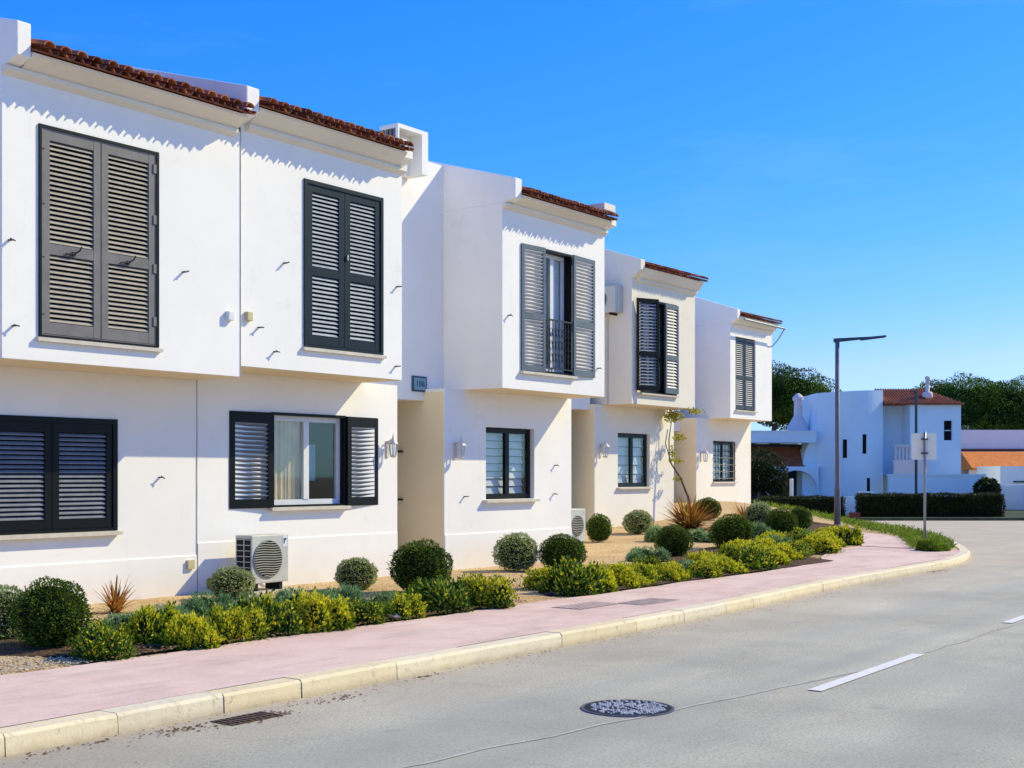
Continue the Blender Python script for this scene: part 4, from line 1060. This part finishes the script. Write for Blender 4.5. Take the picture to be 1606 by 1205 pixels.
far = [(13.4, 9.06, .62, .47, 'large golden yellow low shrub starting the second bed'), (13.95, 8.98, .55, .36, 'golden low shrub at the pavement edge, second in the second bed'),
 (14.58, 8.98, .56, .36, 'olive low shrub third along the second bed'), (15.1, 9.0, .48, .33, 'small olive green shrub fourth along the second bed'),
 (15.8, 8.95, .52, .31, 'small green shrub in the middle of the second bed'), (17.47, 8.98, .60, .34, 'bushy yellow green shrub by the pavement below the second dark ball'),
 (18.4, 8.98, .66, .44, 'dense bright green shrub at the pavement, right of the largest far ball'), (20.43, 9.45, .69, .39, 'yellow shrub where the pavement starts to widen'),
 (23.04, 9.95, .76, .48, 'yellow flowering shrub just left of the lamp post foot'), (26.09, 10.6, .66, .43, 'last low yellow shrub before the pavement corner'),
 (20.3, 10.0, .60, .34, 'yellow tipped shrub set back from the pavement in the far bed'), (26.64, 11.1, .60, .38, 'yellow shrub behind the last one near the lamp post'),
 (21.9, 9.85, .66, .36, 'low golden shrub between the yellow shrubs of the far bed'), (24.6, 10.5, .8, .42, 'wide olive shrub spreading below the lamp post'),
 (13.7, 9.45, .6, .40, 'golden low shrub tucked behind the first ones of the second bed'), (16.6, 8.9, .5, .28, 'small golden shrub at the pavement edge left of the bushy one'),
 (17.9, 9.5, .6, .36, 'golden low shrub behind the bushy pavement edge shrubs in the middle'), (19.5, 9.2, .66, .36, 'golden shrub just past the dense bright green one'),
 (25.4, 11.3, .7, .40, 'golden shrub behind the wide olive one near the lamp post'), (27.6, 11.5, .6, .36, 'golden shrub farthest along by the pavement end'),
 (14.5, 9.6, .55, .30, 'green low shrub behind the olive ones near the start of the second bed'), (15.6, 9.5, .5, .28, 'low green shrub on the soil before the dark ball in the gravel'),
 (21.2, 10.6, .6, .34, 'green shrub between the largest far ball and the yellow edging'), (24.2, 11.4, .7, .34, 'deep green shrub right behind the widest olive one'),
 (16.9, 9.9, .5, .26, 'flat green shrub at the gravel edge in the middle bed'), (22.0, 10.5, .6, .36, 'olive golden shrub behind the low golden one of the far bed')]
for i, (x, y, wd, h, lab) in enumerate(near + far): plant('G' if (x > 12.5 and i % 3 != 1) or x in (8.8, 7.28) else 'Y', i, x, y, wd, h, 'low_shrub', lab, 'low shrub', GL, 100 + i)
greys = [(8.89, 10.54, .60, .30, 'blue green cushion shrub in front of the diagonal wall shadow'), (7.61, 10.06, .56, .28, 'blue green cushion shrub right of the large near ball'),
 (9.18, 10.14, .50, .32, 'green cushion shrub below the ivory air conditioner'), (9.56, 9.83, .62, .34, 'feathery green cushion shrub in the middle of the near bed'),
 (10.35, 9.95, .55, .31, 'blue green cushion shrub below the small pale ball at the window'), (10.45, 9.48, .45, .25, 'small cushion shrub left of the large dark ball by the passage'),
 (12.02, 9.53, .30, .24, 'tiny cushion shrub at the right end of the near bed'), (19.12, 11.30, .56, .28, 'dark blue green cushion shrub on the gravel left of a dark ball'),
 (24.25, 13.12, .75, .38, 'grey green cushion shrub below the big bronze spiky plant'), (23.7, 13.76, .5, .38, 'pale cushion shrub left of the big bronze spiky plant'),
 (26.04, 12.55, .46, .42, 'grey green cushion shrub left of the round far ball'), (16.7, 9.2, .46, .32, 'dark green cushion shrub in the second bed by the pavement'),
 (23.4, 10.94, .55, .32, 'green cushion shrub right of the largest far ball'), (26.13, 11.5, .60, .38, 'green cushion shrub in front of the last ball'),
 (8.2, 10.3, .5, .27, 'green cushion shrub between the two blue ones of the near bed'), (11.2, 9.35, .5, .30, 'green cushion shrub before the large dark ball by the passage')]
for i, (x, y, wd, h, lab) in enumerate(greys): plant('C', i, x, y, wd, h, 'cushion_shrub', lab, 'cushion shrub', GG, 200 + i)
plant('M', 0, 25.0, 8.4, .62, .36, 'grass_tuft', 'round lime green tuft at the kerb corner beside the sign post', 'grass tuft', None, 300)
# lime ground cover strip along the corner kerb
mb = MB(); r = random.Random(77)
cor = [p for p in KI if 25.4 < p.x < 37.5]
for _ in range(9000):
    i = r.randrange(len(cor)); p = cor[i]; a = KI.index(p); t_ = (KI[min(a + 1, len(KI) - 1)] - KI[a - 1]).normalized(); nrm = Vector((-t_.y, t_.x))
    q = p + nrm * (.1 + (.85 + max(0, p.x - 30) * .3) * r.random() ** 1.1) + t_ * r.uniform(-.2, .2)
    h = .04 + .13 * r.random() * (1 - .3 * r.random())
    leaf(mb, Vector((q.x, q.y, g(q.x, q.y) + r.random() * h)), Vector((r.gauss(0, .6), r.gauss(0, .6), .8)), rdir(r), r.uniform(.06, .12), .02, r)
o = obj('ground_cover', mb, M['L_grass']); tag(o, 'strip of lime green ground cover inside the corner kerb', 'ground cover', kind='stuff')
# scruffy low plants creeping between shrubs
mb = MB(); r = random.Random(78)
for _ in range(26000):
    if r.random() < .5: x = r.uniform(6.3, 12.0); y = 8.74 + abs(r.gauss(0, .6)) + max(0, 6.9 - x) * .3
    else: x = r.uniform(12.8, 28); y = 8.78 + abs(r.gauss(0, .75)) + max(0, x - 19) * .24
    if noise.noise(Vector((x * 1.7, y * 1.7, 3))) < -.02: continue
    leaf(mb, Vector((x, y, g(x, y) + .02 + .09 * r.random())), Vector((r.gauss(0, .8), r.gauss(0, .8), .6)), rdir(r), r.uniform(.025, .055), .018, r)
o = obj('creeping_plants', mb, M['L_green']); tag(o, 'thin creeping green growth between the low shrubs', 'ground cover', kind='stuff')
# white litter in the near bed
mb = MB(); r = random.Random(5)
b = len(mb.v); 
for i in range(5):
    for j in range(4): mb.v.append((9.72 + i * .045 + r.uniform(-.01, .01), 8.66 + j * .05, .155 + r.uniform(0, .05)))
for i in range(4):
    for j in range(3): mb.f.append((i * 4 + j, (i + 1) * 4 + j, (i + 1) * 4 + j + 1, i * 4 + j + 1)); mb.mi.append(0)
o = obj('paper_scrap', mb, M['whitepaint']); tag(o, 'crumpled white scrap lying in the near bed', 'litter')

# climbing plant at the corner of house 4
t = thing('climbing_plant', (29.05, 16.2, .3), 'thin yellow leaved climber with a curved bare stem at a house corner', 'climbing plant')
mb = MB(); mb.tube([(29.05, 15.9, .35), (29.15, 15.95, .9), (28.95, 16.1, 1.5), (28.72, 16.3, 1.95), (28.78, 16.35, 2.5), (28.85, 16.3, 3.05)], [.035, .03, .026, .02, .016, .01], 6)
mb.tube([(28.8, 16.3, 1.9), (28.6, 16.35, 2.4), (28.72, 16.35, 2.75)], .012, 5); obj('stem', mb, M['bark'], t)
mb = MB(); r = random.Random(9)
for (c, s_, n) in (((28.75, 16.2, 3.08), (.42, .2, .16), 420), ((29.05, 16.2, 2.55), (.26, .15, .09), 130), ((28.7, 16.2, 2.1), (.12, .1, .3), 110), ((29.0, 16.2, 1.95), (.16, .12, .05), 60), ((29.0, 16.2, 1.5), (.18, .12, .05), 60), ((28.9, 15.7, 3.2), (.5, .15, .08), 150)):
    for _ in range(n):
        d = rdir(r) * r.random() ** .5; leaf(mb, Vector((c[0] + d.x * s_[0], c[1] + d.y * s_[1], c[2] + d.z * s_[2])), rdir(r), rdir(r), .07, .04, r)
obj('leaves', mb, M['L_vine'], t)

# ------------------------------------------------------------------ street furniture
x, y = 31.47, 12.98; zg = g(x, y)
t = thing('street_lamp', (x, y, zg), 'tall grey street lamp with a thin flat arm over the garden end', 'street lamp')
mb = MB(); mb.lathe([(.085, zg - .05), (.075, zg + .9), (.062, zg + 1.0), (.055, zg + 4.72)], x, y, 12); obj('pole', mb, M['polegrey'], t, smooth=True)
d = RT
p0 = Vector((x, y, zg + 4.66)) - d * .09; p1 = Vector((x, y, zg + 4.80)) + d * 1.22
mb = MB(); n_ = FW * .05
mb.hexa([tuple(p0 - n_), tuple(p1 - n_), tuple(p1 + n_), tuple(p0 + n_), tuple(p0 - n_ + Vector((0, 0, .10))), tuple(p1 - n_ + Vector((0, 0, .025))), tuple(p1 + n_ + Vector((0, 0, .025))), tuple(p0 + n_ + Vector((0, 0, .10)))])
obj('arm', mb, M['darksteel'], t)
mb = MB(); q0 = p0 + d * .7; n_ = FW * .09
mb.hexa([tuple(q0 - n_ + Vector((0, 0, .05))), tuple(p1 - n_ + Vector((0, 0, -.012))), tuple(p1 + n_ + Vector((0, 0, -.012))), tuple(q0 + n_ + Vector((0, 0, .05))), tuple(q0 - n_ + Vector((0, 0, .12))), tuple(p1 - n_ + Vector((0, 0, .04))), tuple(p1 + n_ + Vector((0, 0, .04))), tuple(q0 + n_ + Vector((0, 0, .12)))])
obj('lamp_head', mb, M['darksteel'], t)
mb = MB(); mb.box(x - .09, x + .09, y - .09, y + .09, zg - .02, zg + .03); obj('base_plate', mb, M['steel'], t)
# road sign seen from behind
x, y = 25.82, 8.81
t = thing('road_sign', (x, y, .13), 'back of a pale road sign on a thin pole at the pavement corner', 'road sign')
mb = MB(); mb.tube([(x, y, .12), (x, y, 2.46)], .028, 10); obj('pole', mb, M['steel'], t, smooth=True)
mb = MB(); c = Vector((x, y, 2.17)) + FW * .05
pts = []
Wd, Hd, rr = .25, .265, .04
for (sx, sz) in ((-1, -1), (1, -1), (1, 1), (-1, 1)):
    for k in range(4):
        a0 = {(-1, -1): PI, (1, -1): 1.5 * PI, (1, 1): 0, (-1, 1): .5 * PI}[(sx, sz)] + k / 3 * PI / 2
        pts.append((sx * (Wd - rr) + rr * math.cos(a0), sz * (Hd - rr) + rr * math.sin(a0)))
A = [c + RT * u + Vector((0, 0, v)) for u, v in pts]; B = [p + FW * .01 for p in A]
mb.poly(A); mb.poly(list(reversed(B)))
for i in range(len(A)): j = (i + 1) % len(A); mb.poly([A[i], B[i], B[j], A[j]])
obj('panel', mb, M['signback'], t)
mb = MB()
for z in (2.02, 2.3):
    q = Vector((x, y, z)); a_ = q - RT * .06 + FW * .0; mb.hexa([tuple(a_ - FW * .03), tuple(a_ + RT * .12 - FW * .03), tuple(a_ + RT * .12 + FW * .05), tuple(a_ + FW * .05)] + [tuple(v + Vector((0, 0, .03))) for v in (a_ - FW * .03, a_ + RT * .12 - FW * .03, a_ + RT * .12 + FW * .05, a_ + FW * .05)])
obj('clamp', mb, M['darksteel'], t)

# ------------------------------------------------------------------ far side of the side street: local frame x = right, y = away
ROT = math.atan2(RT.y, RT.x)
def far(name, X, Z, label, cat, group=None): 
    x, y = cw(X, Z); return thing(name, (x, y, 0), label, cat, rz=ROT, group=group)
def hedge(X0, X1, Z, h, label, seed):
    t = far('hedge', (X0 + X1) / 2, Z, label, 'hedge', 'clipped hedges across the side street')
    L2 = (X1 - X0) / 2; r = random.Random(seed); mb = MB()
    mb.box(-L2 + .06, L2 - .06, -.32, .32, .05, h - .05)
    obj('hedge_core', mb, M['core'], t, local=True)
    mb = MB()
    for _ in range(int(L2 * 2 * 2600)):
        f_ = r.random(); x = r.uniform(-L2, L2)
        if f_ < .45: p = Vector((x, -.36, r.uniform(.08, h))); n_ = Vector((0, -1, 0))
        elif f_ < .85: p = Vector((x, r.uniform(-.36, .36), h)); n_ = Vector((0, 0, 1))
        else: p = Vector((r.choice((-L2, L2)), r.uniform(-.36, .36), r.uniform(.08, h))); n_ = Vector((math.copysign(1, p.x), 0, 0))
        p += n_ * (.05 * noise.noise(p * 1.8) + r.gauss(0, .02)); leaf(mb, p, n_ * .6 + rdir(r), rdir(r), .06, .035, r)
    obj('hedge_leaves', mb, M['L_hedge'], t, local=True)
hedge(9.0, 11.86, 46.6, .78, 'shorter dark clipped hedge left of the tower house entrance', 1)
hedge(12.45, 17.55, 46.6, .88, 'long dark clipped hedge in front of the blue shaded garden wall', 2)

v = far('tower_house', 15, 58, 'shaded white villa with a tall blank tower, arch and red tiled wing', 'house')
def loc(X): return X - 15
def lbox(mb, X0, X1, y0, y1, z0, z1): mb.box(loc(X0), loc(X1), y0, y1, z0, z1)
mb = MB()
# tower with slit windows, flaring foot on its left side
slits = [(14.68, 14.85, 2.35, 3.17), (15.54, 15.72, 2.54, 3.40), (15.74, 15.90, .60, 1.46)]
NA = 16
def arcy(x): return -.55 * math.sin(PI * (x - loc(13.61)) / 2.99)
for k in range(NA):
    xa_, xb_ = loc(13.61) + 2.99 * k / NA, loc(13.61) + 2.99 * (k + 1) / NA
    mb.poly([(xa_, arcy(xa_), 0), (xb_, arcy(xb_), 0), (xb_, arcy(xb_), 5.25 + .14 * (k + 1) / NA), (xa_, arcy(xa_), 5.25 + .14 * k / NA)])
    mb.poly([(xa_, arcy(xa_), 5.25 + .14 * k / NA), (xb_, arcy(xb_), 5.25 + .14 * (k + 1) / NA), (xb_, 0, 5.25 + .14 * (k + 1) / NA), (xa_, 0, 5.25 + .14 * k / NA)])
mb.poly([(loc(13.61), 0, 0), (loc(13.61), 0, 5.25), (loc(13.61), 3, 5.25), (loc(13.61), 3, 0)]); mb.poly([(loc(16.6), 0, 0), (loc(16.6), 3, 0), (loc(16.6), 3, 5.39), (loc(16.6), 0, 5.39)])
mb.poly([(loc(13.61), 0, 5.25), (loc(16.6), 0, 5.39), (loc(16.6), 3, 5.39), (loc(13.61), 3, 5.25)])
mb.prismy([(loc(13.605), 0), (loc(13.605), 4.6), (loc(13.45), 3.4), (loc(13.1), 2.6), (loc(13.0), 1.9), (loc(13.0), 0)], .02, 1.2)
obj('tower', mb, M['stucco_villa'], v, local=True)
mb = MB()
for a, b, c, d in slits:
    q = arcy((loc(a) + loc(b)) / 2); mb = MB(); mb.box(loc(a), loc(b), q - .02, q + .1, c, d); obj('slit_window', mb, M['dark'], v, local=True)
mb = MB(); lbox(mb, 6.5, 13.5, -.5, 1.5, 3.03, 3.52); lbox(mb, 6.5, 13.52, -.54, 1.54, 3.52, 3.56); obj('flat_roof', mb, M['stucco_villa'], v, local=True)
mb = MB(); mb.hexa([(loc(6.5), -.1, 1.95), (loc(13.1), -.1, 1.95), (loc(13.1), -.1 + .02, 1.95), (loc(6.5), .0, 1.95), (loc(6.5), 1.4, 3.02), (loc(13.1), 1.4, 3.02), (loc(13.1), 1.45, 3.02), (loc(6.5), 1.45, 3.02)]); obj('lean_to_roof', mb, M['tile_far'], v, local=True)
# arch wall
mb = MB(); cx, rr, n = loc(12.67), .95, 16
xl, xr, zt_, sp = loc(11.3), loc(13.9), 1.97, .85
for k in range(n):
    a0, a1 = PI * k / n, PI * (k + 1) / n; x0_, z0_ = cx + rr * math.cos(a0), sp + rr * math.sin(a0); x1_, z1_ = cx + rr * math.cos(a1), sp + rr * math.sin(a1)
    mb.poly([(x1_, -.3, z1_), (x0_, -.3, z0_), (x0_, -.3, zt_), (x1_, -.3, zt_)]); mb.poly([(x1_, -.3, z1_), (x1_, .1, z1_), (x0_, .1, z0_), (x0_, -.3, z0_)])
mb.poly([(xl, -.3, 0), (cx - rr, -.3, 0), (cx - rr, -.3, zt_), (xl, -.3, zt_)]); mb.poly([(cx + rr, -.3, 0), (xr - 1.0 if False else loc(13.64), -.3, 0), (loc(13.64), -.3, zt_), (cx + rr, -.3, zt_)])
mb.poly([(xl, -.3, zt_), (loc(13.64), -.3, zt_), (loc(13.64), .4, zt_), (xl, .4, zt_)]); mb.poly([(cx + rr, -.3, 0), (cx + rr, .1, 0), (cx + rr, .1, sp), (cx + rr, -.3, sp)]); mb.poly([(cx - rr, .1, 0), (cx - rr, -.3, 0), (cx - rr, -.3, sp), (cx - rr, .1, sp)])
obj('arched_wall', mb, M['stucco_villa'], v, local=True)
mb = MB(); mb.box(loc(6.5), loc(13.6), 1.2, 1.3, 0, 3); obj('porch_back', mb, M['porch'], v, local=True)  # back wall coloured dark to imitate shade inside the arch
mb = MB(); mb.lathe([(.55, 3.5), (.50, 3.75), (.22, 4.25), (.20, 4.28), (.19, 4.95), (.25, 4.98), (.25, 5.12), (.14, 5.24), (.05, 5.3)], loc(13.0), .9, 14); obj('chimney', mb, M['terr_pink'], v, local=True)
# right wing
mb = MB(); win = [(loc(19.26), loc(19.63), 3.14, 4.02)]
wall_front(mb, loc(17.75), loc(20.02), 0, 4.74, -.2, win, .15)
mb.poly([(loc(17.75), -.2, 0), (loc(17.75), -.2, 4.74), (loc(17.75), 4, 4.74), (loc(17.75), 4, 0)]); mb.poly([(loc(20.02), -.2, 0), (loc(20.02), 4, 0), (loc(20.02), 4, 4.74), (loc(20.02), -.2, 4.74)])
mb.box(loc(16.61), loc(17.745), 1.0, 1.2, 0, 4.74)
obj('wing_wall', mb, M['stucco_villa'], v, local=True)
mb = MB(); a, b, c, d = win[0]; mb.poly([(a, -.06, c), (b, -.06, c), (b, -.06, d), (a, -.06, d)]); wo = obj('window', mb, M['dark'], v, local=True)
mb = MB(); mb.box(a, b, -.1, -.07, 3.56, 3.60); obj('frame', mb, M['blind'], wo, local=True)
mb = MB(); z0 = 4.72; xa, xb = loc(16.62), loc(20.14); ya, yb = -.35, 3.4
mb.poly([(xa, ya, z0), (xb, ya, z0), (loc(18.9), 1.5, 5.50), (xa, 1.5, 5.50)]); mb.poly([(xb, ya, z0), (xb, yb, z0), (loc(18.9), 1.5, 5.50)]); mb.poly([(xb, yb, z0), (xa, yb, z0), (xa, 1.5, 5.5), (loc(18.9), 1.5, 5.5)])
n = 30
for k in range(n):
    x_ = xa + (xb - xa) * (k + .5) / n; top = min(1, (xb - x_) / (xb - loc(18.9))); mb.tube([(x_, ya - .03, z0 + .03), (x_, ya + 1.85 * top, z0 + .03 + .78 * top)], .045, 5)
obj('tiled_roof', mb, M['tile_far'], v, local=True)
mb = MB(); mb.lathe([(.24, 4.95), (.24, 5.25), (.20, 5.33), (.10, 5.36), (.09, 5.9), (.12, 5.93), (.12, 6.02), (.03, 6.06)], loc(18.75), .5, 10); obj('chimney', mb, M['terr_pink'], v, local=True, smooth=True)
mb = MB(); mb.box(loc(16.8), loc(18.35), -1.0, -.85, 1.4, 2.26); mb.box(loc(16.8), loc(17.75), -1.0, -.85, 2.84, 2.92); mb.box(loc(16.8), loc(18.35), -.85, .9, 1.5, 1.58)
for k in range(6): mb.lathe([(.03, 2.26), (.06, 2.4), (.035, 2.55), (.06, 2.7), (.035, 2.84)], loc(16.9 + k * .16), -.92, 8)
obj('balcony', mb, M['terr_pink'], v, local=True)
mb = MB(); mb.box(loc(14.9), loc(15.15), -.03, -.002, 1.0, 1.18); obj('wall_plaque', mb, M['signblue'], v, local=True)

t = far('garden_wall', 18, 55, 'plain shaded garden wall behind the long hedge', 'wall')
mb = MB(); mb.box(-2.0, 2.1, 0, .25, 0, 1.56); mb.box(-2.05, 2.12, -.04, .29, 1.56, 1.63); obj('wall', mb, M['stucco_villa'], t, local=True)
t = far('entrance_wall', 13.2, 50, 'low white entrance wall seen in the gap between the hedges', 'wall')
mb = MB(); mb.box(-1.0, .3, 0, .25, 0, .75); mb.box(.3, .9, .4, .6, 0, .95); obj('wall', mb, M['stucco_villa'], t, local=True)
t = far('low_house', 27, 66, 'long pale house with an orange tiled lower roof at the right edge', 'house')
mb = MB(); mb.box(-4.15, 6, 3.2, 7, 0, 4.0); mb.box(-4.14, 6, .01, 3.2, 0, 2.74); obj('wall', mb, M['terr_pink'], t, local=True)
mb = MB(); mb.hexa([(-4.15, -1.6, 1.85), (6, -1.6, 1.85), (6, -.01, 1.85), (-4.15, -.01, 1.85), (-4.15, -1.6, 1.95), (6, -1.6, 1.95), (6, -.01, 2.78), (-4.15, -.01, 2.78)]); rf = obj('tiled_roof', mb, M['tile_orange'], t, local=True)
mb = MB(); mb.box(-4.15, 6, 3.1, 3.19, 2.86, 2.98); obj('gutter', mb, M['brick'], t, local=True)
mb = MB(); mb.box(-4.1, 6, -1.2, -1.0, 0, 1.85); obj('porch_wall', mb, M['stucco'], t, local=True)
t = far('boundary_wall', 22.5, 56, 'bright curved white boundary wall at the right edge', 'wall')
mb = MB(); P = [(-2.1, -.2), (-1.7, .2), (-1.2, .0), (-.4, -.9), (.6, -1.6), (2.5, -2.0), (5, -2.2)]; hts = [1.55, 1.2, 1.15, 1.2, 1.25, 1.25, 1.25]
for i in range(len(P) - 1):
    (x0_, y0_), (x1_, y1_) = P[i], P[i + 1]; ha, hb = hts[i], hts[i + 1]
    mb.hexa([(x0_, y0_, 0), (x1_, y1_, 0), (x1_, y1_ + .25, 0), (x0_, y0_ + .25, 0), (x0_, y0_, ha), (x1_, y1_, hb), (x1_, y1_ + .25, hb), (x0_, y0_ + .25, ha)])
obj('wall', mb, M['stucco'], t, local=True)
t = far('garage', 24.2, 60, 'flat roofed white garage behind the curved wall', 'garage')
mb = MB(); mb.box(-1.6, 4, 0, 3, 0, 2.0); obj('wall', mb, M['stucco'], t, local=True); mb = MB(); mb.box(-1.0, 4.1, -.1, 0, 1.25, 1.32); obj('lintel', mb, M['darksteel'], t, local=True)
t = far('lamp_pole', 15.9, 51, 'thin dark pole standing behind the long hedge', 'pole')
mb = MB(); mb.lathe([(.06, 0), (.055, 4.9)], 0, 0, 8); obj('pole', mb, M['darksteel'], t, local=True); mb = MB(); mb.box(-.24, .05, -.03, .03, 4.86, 4.91); obj('bracket', mb, M['darksteel'], t, local=True)
t = far('white_post', 10.35, 48, 'short white post in front of the arch', 'post')
mb = MB(); mb.lathe([(.07, 0), (.07, 1.42), (.05, 1.46)], 0, 0, 10); obj('post', mb, M['whitepaint'], t, local=True)
t = far('brick_planter', 12.05, 45.6, 'small red brick planter box at the end of the short hedge', 'planter')
mb = MB(); mb.box(-.17, .17, -.12, .12, .08, .26); obj('planter_box', mb, M['brick'], t, local=True); mb = MB(); mb.box(-.14, .14, -.09, .09, .26, .28); obj('soil', mb, M['mulch'], t, local=True)

def tree(name, X, Z, label, cat, crown, trunk, lm, n, L, seed, group=None, core=.62):
    """crown: list of (dx, dy, z, rx, ry, rz); trunk: list of polylines with radii, all local."""
    t = far(name, X, Z, label, cat, group); r = random.Random(seed); mb = MB()
    tot = sum(c[3] * c[5] for c in crown)
    for (dx, dy, z, rx, ry, rz) in crown:
        for _ in range(int(n * rx * rz / tot)):
            d = rdir(r); k = (1 + .14 * noise.noise(d * 2.2 + Vector((dx, z, seed)))) * (1 - abs(r.gauss(0, .10)))
            if noise.noise(d * 4.5 + Vector((dx * 2, seed, z))) < -.40: continue
            p = Vector((dx + d.x * rx * k, dy + d.y * ry * k, z + d.z * rz * k * (1 if d.z > 0 else .8)))
            leaf(mb, p, (d * .6 + rdir(r)).normalized(), rdir(r), L * r.uniform(.6, 1.4), L * .5, r)
        ico(mb, (dx, dy, z), rx * core, ry * core, rz * core * .85, seed, .14, 2, 1)
    obj('crown', mb, [lm, M['core']], t, local=True)
    mb = MB()
    for pts, rad in trunk: mb.tube(pts, rad, 7)
    obj('trunk', mb, M['bark'], t, local=True)
def crownset(seed, n, rx, z, h, lob=1.1):
    r = random.Random(seed); out = [(0, 0, z, rx * .62, rx * .6, h * .8)]
    for i in range(n):
        a = 2 * PI * i / n + r.uniform(-.3, .3); q = rx * r.uniform(.45, .78)
        out.append((q * math.cos(a), q * math.sin(a) * .8, z + r.uniform(-.35, .25) * h - .3 * h * (q / rx) ** 2, rx * r.uniform(.24, .38) * lob, rx * r.uniform(.26, .36), h * r.uniform(.38, .62)))
    return out
GP = 'umbrella pines behind the villas'
tree('pine_tree', 15.0, 76, 'round umbrella pine rising behind the farthest row house', 'pine tree', crownset(1, 22, 3.9, 6.3, 2.4, 1.3), [([(0, 0, 0), (.1, 0, 2.5), (.4, 0, 4.6)], [.25, .2, .14]), ([(.1, 0, 2.4), (-1.2, 0, 3.8), (-1.8, 0, 5)], [.14, .1, .06]), ([(.2, 0, 3), (1.3, 0, 4.2), (1.9, .1, 5.2)], [.12, .09, .05])], M['L_pine'], 60000, .13, 3, GP)
tree('pine_tree', 30.2, 86, 'broad umbrella pine right above the red tiled wing', 'pine tree', crownset(2, 24, 3.9, 6.4, 2.3, 1.3), [([(0, 0, 0), (.1, 0, 3), (.3, 0, 5.2)], [.3, .24, .16]), ([(.1, 0, 2.8), (-1.5, 0, 4.4), (-2, 0, 5.5)], [.16, .12, .06]), ([(.2, 0, 3.4), (1.6, 0, 4.7), (2.2, 0, 5.6)], [.15, .1, .06])], M['L_pine'], 70000, .13, 4, GP)
tree('pine_tree', 35.2, 87, 'umbrella pine cut off by the right edge of the photo', 'pine tree', crownset(5, 24, 4.3, 6.4, 2.5, 1.3), [([(0, 0, 0), (.1, 0, 3), (-.3, 0, 5.2)], [.3, .24, .16]), ([(.1, 0, 2.8), (-1.5, 0, 4.4), (-2.3, 0, 5.5)], [.16, .12, .06]), ([(.2, 0, 3.4), (1.6, 0, 4.7), (2.2, 0, 5.6)], [.15, .1, .06])], M['L_pine'], 70000, .13, 6, GP)
tree('dark_tree', 9.9, 52, 'dark leafy tree in the shade left of the arch', 'tree', [(0, 0, 1.7, 1.1, .7, .95), (-.8, 0, 1.3, .8, .6, .9), (.7, 0, 1.1, .6, .5, .7)], [([(0, 0, 0), (0, 0, 1.6)], [.1, .06])], M['L_hedge'], 9000, .11, 8)
tree('yucca', 19.6, 53.5, 'small dark bushy plant at the right end of the garden wall', 'shrub', [(0, 0, .95, .5, .35, .5)], [([(0, 0, 0), (0, 0, .9)], [.06, .04])], M['L_hedge'], 2500, .12, 9)
